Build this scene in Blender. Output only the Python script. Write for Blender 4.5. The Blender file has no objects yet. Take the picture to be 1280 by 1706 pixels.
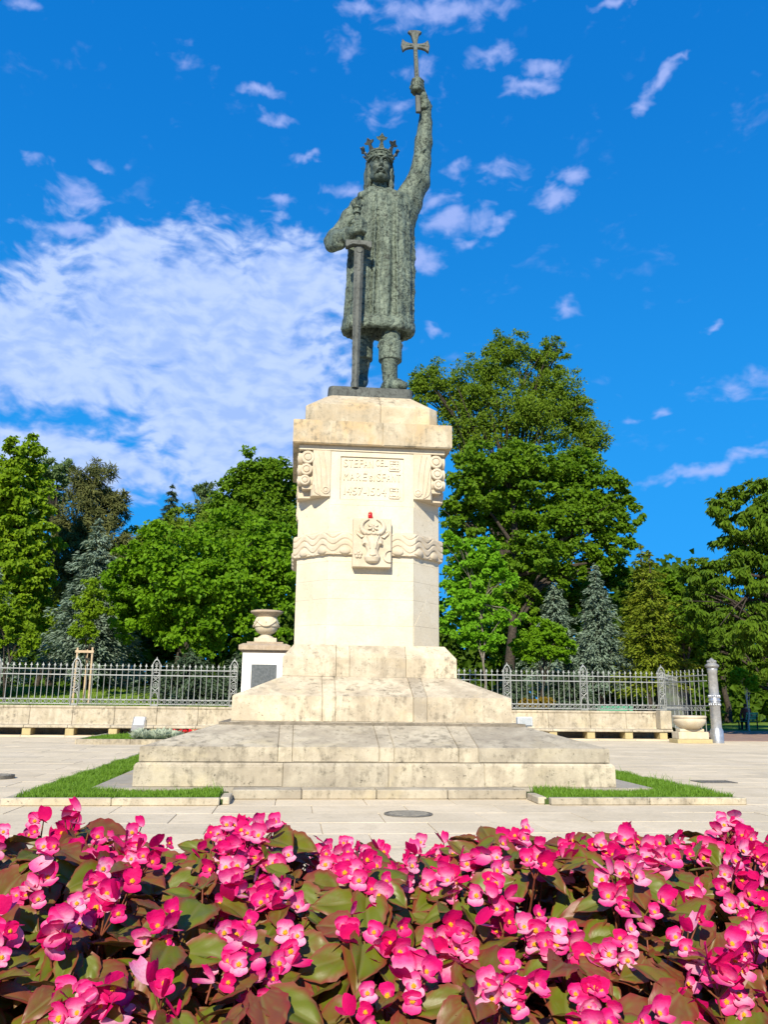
import bpy, bmesh, math, random
import numpy as np
from mathutils import Vector, Matrix

random.seed(7)
RNG = np.random.default_rng(7)
SC = bpy.context.scene
COL = SC.collection

# ------------------------------------------------------------------ camera
CAM_Z = 1.2
CAMX, CAMY, YAW, PITCH, ROLL, FPX = -1.196, -14.851, 0.10246, 0.22241, 0.01075, 1404.7
def _basis():
    f = np.array([math.sin(YAW)*math.cos(PITCH), math.cos(YAW)*math.cos(PITCH), math.sin(PITCH)])
    r = np.array([math.cos(YAW), -math.sin(YAW), 0.0]); u = np.cross(r, f)
    c, s = math.cos(ROLL), math.sin(ROLL)
    return c*r+s*u, -s*r+c*u, f
CR, CU, CF = _basis()
CC = np.array([CAMX, CAMY, CAM_Z])
def ray(px, py): return CF + CR*(px-640)/FPX - CU*(py-853)/FPX
def W(px, py, y):
    """the point on the vertical plane at depth y that the photograph shows at (px, py)"""
    d = ray(px, py); return CC + d*(y-CC[1])/d[1]
def mpp(y, x=0.0, z=3.0):
    """metres per photo pixel at depth y"""
    return float(((np.array([x, y, z])-CC) @ CF)/FPX)

cam = bpy.data.cameras.new('camera'); camo = bpy.data.objects.new('camera', cam); COL.objects.link(camo)
cam.sensor_fit = 'VERTICAL'; cam.sensor_height = 24.0; cam.lens = 24.0*FPX/1706.0
cam.clip_start = 0.05; cam.clip_end = 3000
camo.matrix_world = Matrix(((CR[0], CU[0], -CF[0], CC[0]), (CR[1], CU[1], -CF[1], CC[1]), (CR[2], CU[2], -CF[2], CC[2]), (0, 0, 0, 1)))
SC.camera = camo
SC.view_settings.view_transform = 'Standard'; SC.view_settings.look = 'None'
SC.view_settings.exposure = 0.62; SC.view_settings.gamma = 1.0
SC.view_settings.use_curve_mapping = False

# ------------------------------------------------------------------ sun and sky
SUN_EL, SUN_AZ = math.radians(33), math.radians(15)      # azimuth to the left of straight in front of the monument
SDIR = Vector((-math.sin(SUN_AZ)*math.cos(SUN_EL), -math.cos(SUN_AZ)*math.cos(SUN_EL), math.sin(SUN_EL)))
sl = bpy.data.lights.new('sun', 'SUN'); sl.energy = 4.8; sl.angle = math.radians(0.53); sl.color = (1.0, 0.915, 0.735)
so = bpy.data.objects.new('sun', sl); COL.objects.link(so); so.rotation_euler = SDIR.to_track_quat('Z', 'Y').to_euler()

class NT:
    """short-hand for building node trees"""
    def __init__(s, nt): s.nt = nt; nt.nodes.clear()
    def n(s, typ, props=None, **ins):
        nd = s.nt.nodes.new(typ)
        for k, v in (props or {}).items(): setattr(nd, k, v)
        for k, v in ins.items():
            key = int(k[1:]) if k[0] == 'i' and k[1:].isdigit() else k.replace('_', ' ')
            s.put(nd.inputs[key], v)
        return nd
    def put(s, sock, v):
        if hasattr(v, 'is_output') or isinstance(v, bpy.types.NodeSocket): s.nt.links.new(v, sock)
        elif isinstance(v, bpy.types.Node): s.nt.links.new(v.outputs[0], sock)
        else: sock.default_value = v
    def m(s, op, a, b=0.0, c=None, clamp=False):
        nd = s.nt.nodes.new('ShaderNodeMath'); nd.operation = op; nd.use_clamp = clamp
        s.put(nd.inputs[0], a); s.put(nd.inputs[1], b)
        if c is not None: s.put(nd.inputs[2], c)
        return nd.outputs[0]
    def vm(s, op, a, b=(0, 0, 0)):
        nd = s.nt.nodes.new('ShaderNodeVectorMath'); nd.operation = op
        s.put(nd.inputs[0], a)
        if op == 'SCALE': s.put(nd.inputs['Scale'], b)
        elif op != 'LENGTH': s.put(nd.inputs[1], b)
        return nd.outputs['Value'] if op in ('LENGTH', 'DOT_PRODUCT') else nd.outputs[0]
    def step(s, v, lo, hi, a=0.0, b=1.0):
        nd = s.nt.nodes.new('ShaderNodeMapRange'); nd.interpolation_type = 'SMOOTHSTEP'
        s.put(nd.inputs['Value'], v)
        for k, x in (('From Min', lo), ('From Max', hi), ('To Min', a), ('To Max', b)): s.put(nd.inputs[k], x)
        return nd.outputs[0]
    def mix(s, f, a, b, mode='MIX'):
        nd = s.nt.nodes.new('ShaderNodeMix'); nd.data_type = 'RGBA'; nd.blend_type = mode; nd.clamp_factor = True
        s.put(nd.inputs[0], f)
        for sock, v in ((nd.inputs[6], a), (nd.inputs[7], b)):
            s.put(sock, (*v, 1.0) if isinstance(v, tuple) and len(v) == 3 else v)
        return nd.outputs[2]
    def noise(s, vec, scale, detail=4.0, rough=0.55, dist=0.0):
        nd = s.n('ShaderNodeTexNoise', None, Vector=vec, Scale=scale, Detail=detail, Roughness=rough, Distortion=dist)
        return nd.outputs[0]

world = bpy.data.worlds.new('World'); SC.world = world; world.use_nodes = True
def build_sky():
    t = NT(world.node_tree)
    out = t.n('ShaderNodeOutputWorld'); bg = t.n('ShaderNodeBackground', None, Strength=0.085)
    sky = t.n('ShaderNodeTexSky', dict(sky_type='NISHITA', sun_disc=False, sun_elevation=SUN_EL, sun_rotation=math.pi+SUN_AZ,
                                       altitude=200.0, air_density=1.0, dust_density=0.35, ozone_density=4.0))
    d = t.n('ShaderNodeTexCoord').outputs['Generated']
    sep = t.n('ShaderNodeSeparateXYZ', None, Vector=d)
    X, Y, Z = sep.outputs
    az = t.m('ARCTAN2', X, Y); el = t.m('ARCSINE', Z)
    ae = t.n('ShaderNodeCombineXYZ', None, X=az, Y=el).outputs[0]
    # plane coordinates of a cloud layer overhead
    inv = t.m('DIVIDE', 1.0, t.m('MAXIMUM', t.m('ADD', Z, 0.10), 0.05))
    uv = t.n('ShaderNodeCombineXYZ', None, X=t.m('MULTIPLY', X, inv), Y=t.m('MULTIPLY', Y, inv)).outputs[0]
    warp = t.n('ShaderNodeTexNoise', None, Vector=ae, Scale=14.0, Detail=2.0).outputs['Color']
    aew = t.vm('ADD', ae, t.vm('SCALE', t.vm('SUBTRACT', warp, (.5, .5, .5)), 0.035))
    mp = t.n('ShaderNodeMapping', None, Vector=aew, Rotation=(0, 0, 0.16), Scale=(1.0, 2.3, 1.0)).outputs[0]
    n_big = t.noise(mp, 11.0, 3.0, 0.5)
    n_fine = t.noise(t.n('ShaderNodeMapping', None, Vector=aew, Rotation=(0, 0, 0.16), Scale=(1.0, 1.9, 1.0)).outputs[0], 40.0, 3.0, 0.5)
    n_wisp = t.noise(t.n('ShaderNodeMapping', None, Vector=aew, Rotation=(0, 0, -0.3), Scale=(1.0, 1.5, 1.0)).outputs[0], 9.0, 5.0, 0.6)
    def azel(px, py):
        r = ray(px, py); r = r/np.linalg.norm(r); return math.atan2(r[0], r[1]), math.asin(r[2])
    aw = t.vm('ADD', ae, t.vm('SCALE', t.vm('SUBTRACT', t.n('ShaderNodeTexNoise', None, Vector=ae, Scale=26.0, Detail=3.0, Roughness=0.55).outputs['Color'], (.5, .5, .5)), 0.035))
    def blob(px, py, rx, ry, k, tilt=0.0, pad=0.0):
        a, e = azel(px, py); a2, e2 = azel(px+rx, py); a3, e3 = azel(px, py-ry)
        v = t.n('ShaderNodeMapping', dict(vector_type='TEXTURE'), Vector=aw, Location=(a, e, 0), Rotation=(0, 0, tilt), Scale=(abs(a2-a), abs(e3-e), 1.0)).outputs[0]
        v = t.vm('MULTIPLY', v, (1, 1, 0))
        return t.m('MULTIPLY', t.m('SUBTRACT', 1.0+pad, t.vm('LENGTH', v)), k)
    # the big sheet of small rippled clouds
    big = blob(320, 540, 300, 165, 1.0)
    for b in ((60, 590, 330, 110, 1.0), (390, 660, 220, 150, 1.0), (-300, 560, 380, 150, 1.0), (480, 470, 120, 95, 0.9), (215, 420, 90, 60, 0.8), (120, 770, 240, 60, 0.8), (420, 770, 190, 80, 0.8)):
        big = t.m('MAXIMUM', big, blob(*b))
    big = t.step(t.m('ADD', t.m('MULTIPLY', big, 2.3), t.m('MULTIPLY', t.m('SUBTRACT', t.m('ADD', t.m('MULTIPLY', n_big, .45), t.m('MULTIPLY', n_fine, .55)), 0.5), 4.4)), -0.35, 0.95, 0.0, 0.93)
    # separate puffs
    puffs = None
    for b in ((128, 328, 52, 26, 1), (120, 382, 48, 20, 1), (428, 151, 36, 13, .9), (462, 192, 30, 11, .7), (512, 260, 24, 10, .8), (466, 330, 30, 13, .7), (582, 325, 40, 14, .9),
              (575, 70, 24, 26, .6), (735, 15, 120, 34, .9), (600, 10, 40, 20, .7), (826, 95, 34, 20, .8), (908, 108, 38, 18, .9), (884, 147, 48, 19, 1), (712, 120, 40, 22, .6), (1098, 138, 44, 15, 1, .55), (1132, 103, 28, 9, .8, .3), (1066, 180, 22, 14, .8),
              (924, 325, 34, 19, 1), (958, 290, 36, 17, .8), (760, 365, 62, 30, 1), (829, 375, 30, 12, .9, .35), (706, 432, 32, 26, 1), (764, 276, 22, 14, .7), (722, 330, 45, 20, .7), (782, 410, 26, 11, .6), (830, 290, 44, 22, .55),
              (720, 549, 18, 9, .9), (946, 515, 26, 13, .6), (1192, 539, 20, 8, .8), (1105, 685, 17, 9, .7), (1063, 695, 18, 8, .6), (1240, 640, 90, 22, .5), (1180, 780, 115, 14, 1, .16), (1250, 757, 60, 12, .8, .16), (1030, 8, 40, 10, .7), (40, 12, 36, 12, .5), (660, 180, 60, 22, .4), (310, 95, 30, 14, .35), (175, 275, 30, 10, .5), (60, 270, 24, 9, .35)):
        q = blob(*b[:5], tilt=(b[5] if len(b) > 5 else 0.0), pad=0.25)
        puffs = q if puffs is None else t.m('MAXIMUM', puffs, q)
    puffs = t.step(t.m('ADD', puffs, t.m('MULTIPLY', t.m('SUBTRACT', n_fine, 0.5), 2.0)), 0.0, 1.25, 0.0, 0.70)
    wisp = t.step(t.m('ADD', n_wisp, t.m('MULTIPLY', t.m('SUBTRACT', n_fine, .5), .5)), 0.60, 0.95, 0.0, 0.28)
    dens = t.m('MAXIMUM', t.m('MAXIMUM', big, puffs), wisp)
    dens = t.m('MULTIPLY', dens, t.step(Z, 0.02, 0.14))
    base = t.mix(t.step(Z, 0.0, 0.75), (0.16, 3.05, 7.9), (0.02, 1.45, 5.1))
    base = t.mix(0.03, base, sky.outputs[0])
    shade = t.step(t.m('ADD', t.m('MULTIPLY', n_big, .42), t.m('MULTIPLY', n_fine, .66)), 0.40, 0.68)
    ccol = t.mix(shade, (3.3, 4.6, 7.9), (4.9, 6.0, 8.3))
    ccol = t.mix(t.m('MAXIMUM', big, 0.0), (4.0, 4.7, 8.2), ccol)
    colr = t.mix(t.m('MULTIPLY', dens, 0.93), base, ccol)
    t.put(bg.inputs['Color'], colr)
    t.put(out.inputs['Surface'], bg)
build_sky()

# ------------------------------------------------------------------ scene bookkeeping
OFF = {}
def tag(o, label=None, cat=None, group=None, kind=None):
    if label: o['label'] = label
    if cat: o['category'] = cat
    if group: o['group'] = group
    if kind: o['kind'] = kind
    return o
def thing(name, loc, label, cat, group=None):
    o = bpy.data.objects.new(name, None); COL.objects.link(o); o.location = loc
    o.empty_display_size = 0.2
    OFF[o.name] = Vector(loc)
    return tag(o, label, cat, group)
def link(name, me, parent=None, loc=None):
    """link a mesh whose vertices are in world space (or, with loc, around its own origin)"""
    o = bpy.data.objects.new(name, me); COL.objects.link(o)
    base = OFF.get(parent.name, Vector((0, 0, 0))) if parent else Vector((0, 0, 0))
    if parent: o.parent = parent
    p = Vector(loc) if loc is not None else Vector((0, 0, 0))
    o.location = p-base; OFF[o.name] = p
    return o

class MB:
    """collects vertices and faces of one mesh"""
    def __init__(s): s.v = []; s.f = []; s.sm = []
    def add(s, vs, fs, smooth=False):
        o = len(s.v); s.v += [tuple(map(float, p)) for p in vs]
        for f in fs: s.f.append(tuple(i+o for i in f)); s.sm.append(smooth)
        return s
    def box(s, x0, x1, y0, y1, z0, z1):
        return s.add([(x, y, z) for z in (z0, z1) for y in (y0, y1) for x in (x0, x1)],
                     [(0, 2, 3, 1), (4, 5, 7, 6), (0, 1, 5, 4), (2, 6, 7, 3), (0, 4, 6, 2), (1, 3, 7, 5)])
    def prism(s, pts, axis, a, b):
        """polygon pts in the two other axes, extruded along axis (0,1,2) from a to b"""
        n = len(pts); vs = []
        for t in (a, b):
            for p in pts: q = list(p); q.insert(axis, t); vs.append(q)
        area = sum(pts[i][0]*pts[(i+1) % n][1]-pts[(i+1) % n][0]*pts[i][1] for i in range(n))
        flip = (area < 0) != (axis == 1)
        fs = [tuple(range(n))[::-1], tuple(range(n, 2*n))]+[(i, (i+1) % n, n+(i+1) % n, n+i) for i in range(n)]
        if flip: fs = [f[::-1] for f in fs]
        if b < a: fs = [f[::-1] for f in fs]
        return s.add(vs, fs)
    def stack(s, rings, smooth=False, cap=True):
        """rings of equal length joined one to the next"""
        n = len(rings[0]); vs = [p for r in rings for p in r]; fs = []
        for k in range(len(rings)-1):
            for i in range(n): fs.append((k*n+i, k*n+(i+1) % n, (k+1)*n+(i+1) % n, (k+1)*n+i))
        s.add(vs, fs, smooth)
        if cap:
            s.add(rings[0], [tuple(range(n))[::-1]]); s.add(rings[-1], [tuple(range(n))])
        return s
    def lathe(s, prof, c, n=32, smooth=True):
        rings = [[(c[0]+r*math.cos(2*math.pi*i/n), c[1]+r*math.sin(2*math.pi*i/n), c[2]+z) for i in range(n)] for r, z in prof]
        return s.stack(rings, smooth)
    def tube(s, pts, rad, n=8, smooth=True, cap=True):
        pts = [Vector(p) for p in pts]; rings = []; prev = None
        for i, p in enumerate(pts):
            d = (pts[min(i+1, len(pts)-1)]-pts[max(i-1, 0)]).normalized()
            if prev is None:
                a = d.cross(Vector((0, 0, 1)))
                if a.length < 1e-3: a = d.cross(Vector((0, 1, 0)))
            else: a = prev-d*prev.dot(d)
            a.normalize(); prev = a; b = d.cross(a)
            r = rad[i] if isinstance(rad, (list, tuple)) else rad
            rings.append([tuple(p+(a*math.cos(2*math.pi*k/n)+b*math.sin(2*math.pi*k/n))*r) for k in range(n)])
        return s.stack(rings, smooth, cap)
    def ball(s, c, r, n=12, m=8):
        rr = r if isinstance(r, (tuple, list)) else (r, r, r)
        rings = []
        for k in range(m+1):
            a = -math.pi/2+math.pi*k/m; q = max(math.cos(a), 0.02)
            rings.append([(c[0]+rr[0]*q*math.cos(2*math.pi*i/n), c[1]+rr[1]*q*math.sin(2*math.pi*i/n), c[2]+rr[2]*math.sin(a)) for i in range(n)])
        return s.stack(rings, True)
    def disc_y(s, cx, cz, r, y0, y1, n=24, bev=0.0):
        """a round boss facing -y, front at y0"""
        rings = []
        for rr, y in ((r, y1), (r, y0+bev), (max(r-bev, 1e-3), y0)):
            rings.append([(cx+rr*math.cos(2*math.pi*i/n), y, cz+rr*math.sin(2*math.pi*i/n)) for i in range(n)])
        return s.stack(rings, False)
    def mesh(s, name, mat=None, bevel=0.0, loc=None, merge=False):
        me = bpy.data.meshes.new(name)
        v = s.v if loc is None else [(a-loc[0], b-loc[1], c-loc[2]) for a, b, c in s.v]
        me.from_pydata(v, [], s.f); me.polygons.foreach_set('use_smooth', s.sm)
        if True:
            bm = bmesh.new(); bm.from_mesh(me)
            if merge: bmesh.ops.remove_doubles(bm, verts=bm.verts, dist=1e-5)
            if bevel > 0:
                es = [e for e in bm.edges if len(e.link_faces) == 2 and e.calc_face_angle(0) > 0.35]
                bmesh.ops.bevel(bm, geom=es, offset=bevel, segments=1, affect='EDGES', clamp_overlap=True)
            bmesh.ops.recalc_face_normals(bm, faces=bm.faces)
            bm.to_mesh(me); bm.free()
        if mat: me.materials.append(mat)
        me.update(); return me
    def obj(s, name, mat, parent=None, bevel=0.0, loc=None, merge=False):
        return link(name, s.mesh(name, mat, bevel, loc, merge), parent, loc)

def np_mesh(name, verts, faces, mat, smooth=False, attrs=None):
    """mesh from numpy arrays; faces (n,3) or (n,4); attrs {name: per-face or per-vertex float}"""
    me = bpy.data.meshes.new(name); k = faces.shape[1]
    me.vertices.add(len(verts)); me.vertices.foreach_set('co', np.ascontiguousarray(verts, dtype=np.float32).ravel())
    me.loops.add(faces.size); me.loops.foreach_set('vertex_index', np.ascontiguousarray(faces, dtype=np.int32).ravel())
    me.polygons.add(len(faces)); me.polygons.foreach_set('loop_start', np.arange(0, faces.size, k, dtype=np.int32))
    me.polygons.foreach_set('use_smooth', np.full(len(faces), smooth))
    for an, av in (attrs or {}).items():
        a = me.attributes.new(an, 'FLOAT', 'FACE' if len(av) == len(faces) else 'POINT')
        a.data.foreach_set('value', np.ascontiguousarray(av, dtype=np.float32))
    me.update(calc_edges=True); me.validate()
    if mat: me.materials.append(mat)
    return me

# ------------------------------------------------------------------ materials
def new_mat(name):
    m = bpy.data.materials.new(name); m.use_nodes = True
    return m, NT(m.node_tree)
def finish(t, bsdf): 
    o = t.n('ShaderNodeOutputMaterial'); t.put(o.inputs['Surface'], bsdf)
def pbsdf(t, col, rough=0.8, metal=0.0, spec=0.3, normal=None, **kw):
    p = t.n('ShaderNodeBsdfPrincipled')
    t.put(p.inputs['Base Color'], (*col, 1.0) if isinstance(col, tuple) and len(col) == 3 else col)
    t.put(p.inputs['Roughness'], rough); t.put(p.inputs['Metallic'], metal); t.put(p.inputs['Specular IOR Level'], spec)
    if normal is not None: t.put(p.inputs['Normal'], normal)
    for k, v in kw.items(): t.put(p.inputs[k.replace('_', ' ')], v)
    return p
def bump(t, h, strength=0.3, dist=0.01):
    return t.n('ShaderNodeBump', None, Height=h, Strength=strength, Distance=dist).outputs[0]
def pos(t): return t.n('ShaderNodeNewGeometry').outputs['Position']
def rnd(t): return t.n('ShaderNodeObjectInfo').outputs['Random']

def stone_mat(name, light, dark, stain, stain_amt=0.5, sc=1.0, per=0.18, warm=(0.62, 0.44, 0.22), warm_amt=0.35, bstr=0.35, grime=(0.15, 0.135, 0.11), grime_amt=0.5, rough=0.88):
    m, t = new_mat(name); P = pos(t)
    n1 = t.noise(P, 1.6*sc, 6, .62, .4); n2 = t.noise(P, 7*sc, 6, .65); n3 = t.noise(P, 45*sc, 4, .7)
    n4 = t.noise(t.vm('ADD', P, (13.1, 5.3, 2.2)), 0.9*sc, 5, .6, .8)
    streak = t.noise(t.vm('MULTIPLY', P, (6.0*sc, 6.0*sc, 0.8*sc)), 1.0, 6, .65, .3)
    c = t.mix(t.step(t.m('ADD', t.m('MULTIPLY', n1, .72), t.m('MULTIPLY', n2, .28)), .41, .59), dark, light)
    c = t.mix(t.m('MULTIPLY', t.step(n4, .5, .72), warm_amt), c, warm)
    patch = t.step(t.noise(t.vm('ADD', P, (3.7, 9.1, 4.4)), 1.1*sc, 4, .6, .6), .38, .62, .25, 1.0)
    c = t.mix(t.m('MULTIPLY', t.m('MULTIPLY', patch, t.step(t.m('ADD', t.m('MULTIPLY', streak, .45), t.m('MULTIPLY', n2, .55)), .45, .63)), stain_amt), c, stain)
    spots = t.m('MULTIPLY', t.step(t.noise(P, 23*sc, 5, .75, .5), .555, .66), t.step(n2, .46, .60))
    c = t.mix(t.m('MULTIPLY', spots, grime_amt), c, grime)
    c = t.mix(t.step(n3, .3, .75, .0, .22), c, (.25, .2, .14))
    r = rnd(t)
    c = t.mix(1.0, c, t.n('ShaderNodeCombineXYZ', None, X=t.m('ADD', 1-per/2, t.m('MULTIPLY', r, per)), Y=t.m('ADD', 1-per/2, t.m('MULTIPLY', r, per*.95)), Z=t.m('ADD', 1-per/2, t.m('MULTIPLY', r, per*.8))).outputs[0], 'MULTIPLY')
    h = t.m('ADD', t.m('MULTIPLY', n3, .5), t.m('ADD', n2, t.m('MULTIPLY', spots, -.4)))
    finish(t, pbsdf(t, c, rough, 0, .25, bump(t, h, bstr, .012)))
    return m
def plain_mat(name, a, b, sc=6.0, rough=0.6, metal=0.0, spec=.4, bstr=.15, per=0.0, lo=.35, hi=.68, detail=5):
    m, t = new_mat(name); P = pos(t)
    n = t.noise(P, sc, detail, .6, .2); n2 = t.noise(P, sc*6, 4, .65)
    c = t.mix(t.step(t.m('ADD', t.m('MULTIPLY', n, .7), t.m('MULTIPLY', n2, .3)), lo, hi), a, b)
    if per: c = t.mix(1.0, c, t.n('ShaderNodeCombineXYZ', None, **{k: t.m('ADD', 1-per/2, t.m('MULTIPLY', rnd(t), per)) for k in 'XYZ'}).outputs[0], 'MULTIPLY')
    finish(t, pbsdf(t, c, rough, metal, spec, bump(t, n2, bstr, .01)))
    return m
def leaf_mat(name, a, b, c2=None, trans=0.40, rough=0.55, spec=.14):
    """foliage: colour runs between a and b leaf by leaf"""
    m, t = new_mat(name)
    v = t.n('ShaderNodeAttribute', dict(attribute_name='v')).outputs['Fac']
    n = t.noise(pos(t), 0.55, 3, .5)
    col = t.mix(t.m('ADD', t.m('MULTIPLY', v, .7), t.m('MULTIPLY', t.m('SUBTRACT', n, .35), .8), None, True), a, b)
    col = t.mix(1.0, col, (1.18, 1.15, 1.0), 'MULTIPLY')
    p = pbsdf(t, col, rough, 0, spec)
    tr = t.n('ShaderNodeBsdfTranslucent', None, Color=t.mix(1.0, col, (1.25, 1.25, .6), 'MULTIPLY'))
    ms = t.n('ShaderNodeMixShader', None, i0=trans, i1=p.outputs[0], i2=tr.outputs[0])
    finish(t, ms); return m

M = {}
M['shaft'] = stone_mat('pale_limestone', (.68, .615, .49), (.63, .555, .42), (.54, .455, .32), .4, 1.0, .07, (.66, .53, .35), .4, .2, (.22, .18, .13), .5)
M['carved'] = stone_mat('carved_limestone', (.61, .53, .41), (.53, .45, .335), (.40, .33, .24), .5, 1.6, .04, (.6, .46, .28), .3, .25, (.2, .17, .13), .35)
M['cap'] = stone_mat('cornice_limestone', (.56, .485, .36), (.44, .365, .255), (.19, .165, .12), .95, 1.7, .22, (.62, .41, .18), .5, .35, (.11, .095, .07), .7)
M['block'] = stone_mat('weathered_limestone', (.57, .50, .385), (.41, .35, .265), (.20, .172, .13), .95, 1.5, .36, (.6, .47, .28), .4, .4, (.08, .07, .055), .85)
M['step'] = stone_mat('stained_limestone', (.50, .445, .345), (.36, .315, .245), (.17, .15, .115), .85, 1.3, .28, (.56, .47, .27), .35, .45, (.075, .068, .05), .9)
M['slab'] = stone_mat('paving_limestone', (.70, .59, .43), (.62, .52, .37), (.47, .39, .27), .5, .55, .14, (.60, .50, .35), .3, .3, (.2, .17, .13), .3)
M['mortar'] = plain_mat('mortar', (.42, .36, .27), (.54, .465, .35), 9, .95)
M['dark_mortar'] = plain_mat('dark_mortar', (.14, .12, .09), (.26, .22, .17), 9, .95)
M['wall'] = stone_mat('wall_limestone', (.52, .455, .35), (.40, .345, .255), (.16, .14, .105), .85, 1.6, .14, (.6, .51, .32), .4, .5, (.06, .055, .045), .95)
M['leg'] = stone_mat('yellow_limestone', (.50, .42, .21), (.44, .36, .19), (.3, .25, .15), .4, 2.0, .1)
M['white'] = plain_mat('white_plaster', (.78, .76, .71), (.84, .82, .78), 3, .8, bstr=.05)
M['urn'] = stone_mat('urn_stone', (.62, .55, .42), (.54, .46, .33), (.36, .3, .2), .35, 2.5, .05, (.6, .5, .32), .3, .3)
M['pink_cap'] = stone_mat('worn_cap_stone', (.45, .36, .27), (.36, .28, .2), (.2, .16, .11), .7, 3.0, .1, (.5, .36, .2), .3, .5)
M['iron'] = plain_mat('grey_painted_iron', (.26, .27, .265), (.38, .39, .375), 5, .5, .2, .5, .1, .1)
M['silver'] = plain_mat('silver_painted_iron', (.38, .39, .41), (.56, .57, .59), 7, .34, .65, .5, .25)
M['black'] = plain_mat('black_iron', (.02, .02, .022), (.05, .05, .05), 9, .5)
M['plate'] = plain_mat('slate_grey_bronze_plate', (.075, .085, .09), (.14, .15, .155), 12, .45, .3)
M['soil'] = plain_mat('dark_soil', (.012, .009, .007), (.035, .025, .018), 20, .95, bstr=.6)
M['bark'] = plain_mat('brown_bark', (.022, .017, .013), (.075, .058, .043), 12, .95, bstr=.8)
M['greybark'] = plain_mat('grey_bark', (.10, .085, .07), (.24, .21, .17), 10, .95, bstr=.7)
M['whitebark'] = plain_mat('white_washed_bark', (.4, .38, .34), (.62, .6, .55), 8, .9, bstr=.4)
M['wood'] = plain_mat('pale_raw_wood', (.42, .30, .19), (.58, .44, .29), 7, .8, bstr=.2)
M['redglass'] = None
def red_glass():
    m, t = new_mat('red_candle_glass')
    finish(t, pbsdf(t, (.55, .008, .012), .15, 0, .6, None, Transmission_Weight=.25)); return m
M['redglass'] = red_glass()
# ------------------------------------------------------------------ ground, plaza, platform
def struct(o): o['kind'] = 'structure'; return o
g = MB(); g.add([(-700, -300, -.06), (700, -300, -.06), (700, 1200, -.06), (-700, 1200, -.06)], [(0, 1, 2, 3)])
struct(g.obj('ground', plain_mat('park_earth', (.035, .055, .015), (.07, .09, .025), .8, .95)))
PLX0, PLX1, PLY0, PLY1 = -34.0, 60.0, -26.0, 14.75
g = MB(); g.box(PLX0, PLX1, PLY0, PLY1, -.3, -.014)
plaza = struct(g.obj('plaza', M['mortar']))
# paving slabs in running rows; the nearest in view are single slabs
SX, SY, GAP = 1.1, 0.75, 0.008
cells = []
for j in range(int((PLY1-PLY0)/SY)):
    y = PLY0+(j+.5)*SY; off = (j % 2)*.5*SX+(j*37 % 5)*.06
    for i in range(int((PLX1-PLX0)/SX)):
        x = PLX0+(i+.5)*SX+off
        if abs(x) < 4.0 and -3.7 < y < 4.0: continue
        if y < -9 or y > PLY1-SY*.5: continue
        d = np.array([x, y, 0])-CC; zc = d @ CF
        vis = zc > 1 and -60 < 640+FPX*(d @ CR)/zc < 1340 and 853-FPX*(d @ CU)/zc > 1230 and y > -8.3
        cells.append((x, y, vis))
cells.sort(key=lambda c: (not c[2], (c[0]-CAMX)**2+(c[1]-CAMY)**2))
def slab_mb(w, d, h=.05):
    b = .004
    return MB().stack([[(-w, -d, -h), (w, -d, -h), (w, d, -h), (-w, d, -h)], [(-w, -d, -b), (w, -d, -b), (w, d, -b), (-w, d, -b)], [(-w+b, -d+b, 0), (w-b, -d+b, 0), (w-b, d-b, 0), (-w+b, d-b, 0)]])
slab_me = slab_mb(SX/2-GAP/2, SY/2-GAP/2).mesh('paving_slab', M['slab'])
rest = MB()
for k, (x, y, vis) in enumerate(cells):
    dz = random.uniform(-.0015, .0015)
    if k < 299 and vis: link('paving_slab', slab_me, plaza, (x, y, dz))
    else:
        w, d = SX/2-GAP/2, SY/2-GAP/2
        rest.add([(x-w, y-d, -.03), (x+w, y-d, -.03), (x+w, y+d, -.03), (x-w, y+d, -.03), (x-w, y-d, dz), (x+w, y-d, dz), (x+w, y+d, dz), (x-w, y+d, dz)],
                 [(4, 5, 6, 7), (0, 1, 5, 4), (1, 2, 6, 5), (2, 3, 7, 6), (3, 0, 4, 7)])
r_ = rest.obj('distant_paving', M['slab'], plaza); r_['kind'] = 'stuff'

# platform under the monument with a low stone step in front and kerbed grass
g = MB(); g.box(-3.72, 3.72, -3.28, 3.72, -.02, .106)
platform = struct(g.obj('platform', stone_mat('grey_platform_paving', (.40, .365, .31), (.33, .30, .25), (.22, .2, .165), .5, 1.0, .1)))
xs = [-1.93, -1.05, -.1, .82, 1.86]
for a, b in zip(xs, xs[1:]):
    MB().box(a+.004, b-.004, -3.66, -3.285, 0, .118).obj('step_stone', M['step'], platform, .012)
# kerbs: pieces laid end to end round both grass strips
def kerb(parent, runs, z=.085, th=.11, step=1.2, mat='step'):
    for (x0, y0, x1, y1) in runs:
        L = math.hypot(x1-x0, y1-y0); n = max(1, round(L/step)); ang = math.atan2(y1-y0, x1-x0)
        for k in range(n):
            a, b = L*k/n+.003, L*(k+1)/n-.003
            m_ = MB(); m_.box(-(b-a)/2, (b-a)/2, -th/2, th/2, 0, z)
            o = m_.obj('kerb_stone', M[mat], parent, .01, None)
            p = Vector((x0+math.cos(ang)*(a+b)/2, y0+math.sin(ang)*(a+b)/2, 0))
            o.location = p-OFF[parent.name]; o.rotation_euler = (0, 0, ang)
def grass_mat(name, a, b, tip):
    m, t = new_mat(name)
    v = t.n('ShaderNodeAttribute', dict(attribute_name='v')).outputs['Fac']
    h = t.n('ShaderNodeAttribute', dict(attribute_name='h')).outputs['Fac']
    c = t.mix(v, a, b); c = t.mix(t.m('MULTIPLY', h, .55), c, tip)
    p = pbsdf(t, c, .55, 0, .3)
    tr = t.n('ShaderNodeBsdfTranslucent', None, Color=c)
    finish(t, t.n('ShaderNodeMixShader', None, i0=.3, i1=p.outputs[0], i2=tr.outputs[0])); return m
M['grass'] = grass_mat('short_green_grass', (.075, .175, .010), (.14, .28, .018), (.19, .33, .03))
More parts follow.
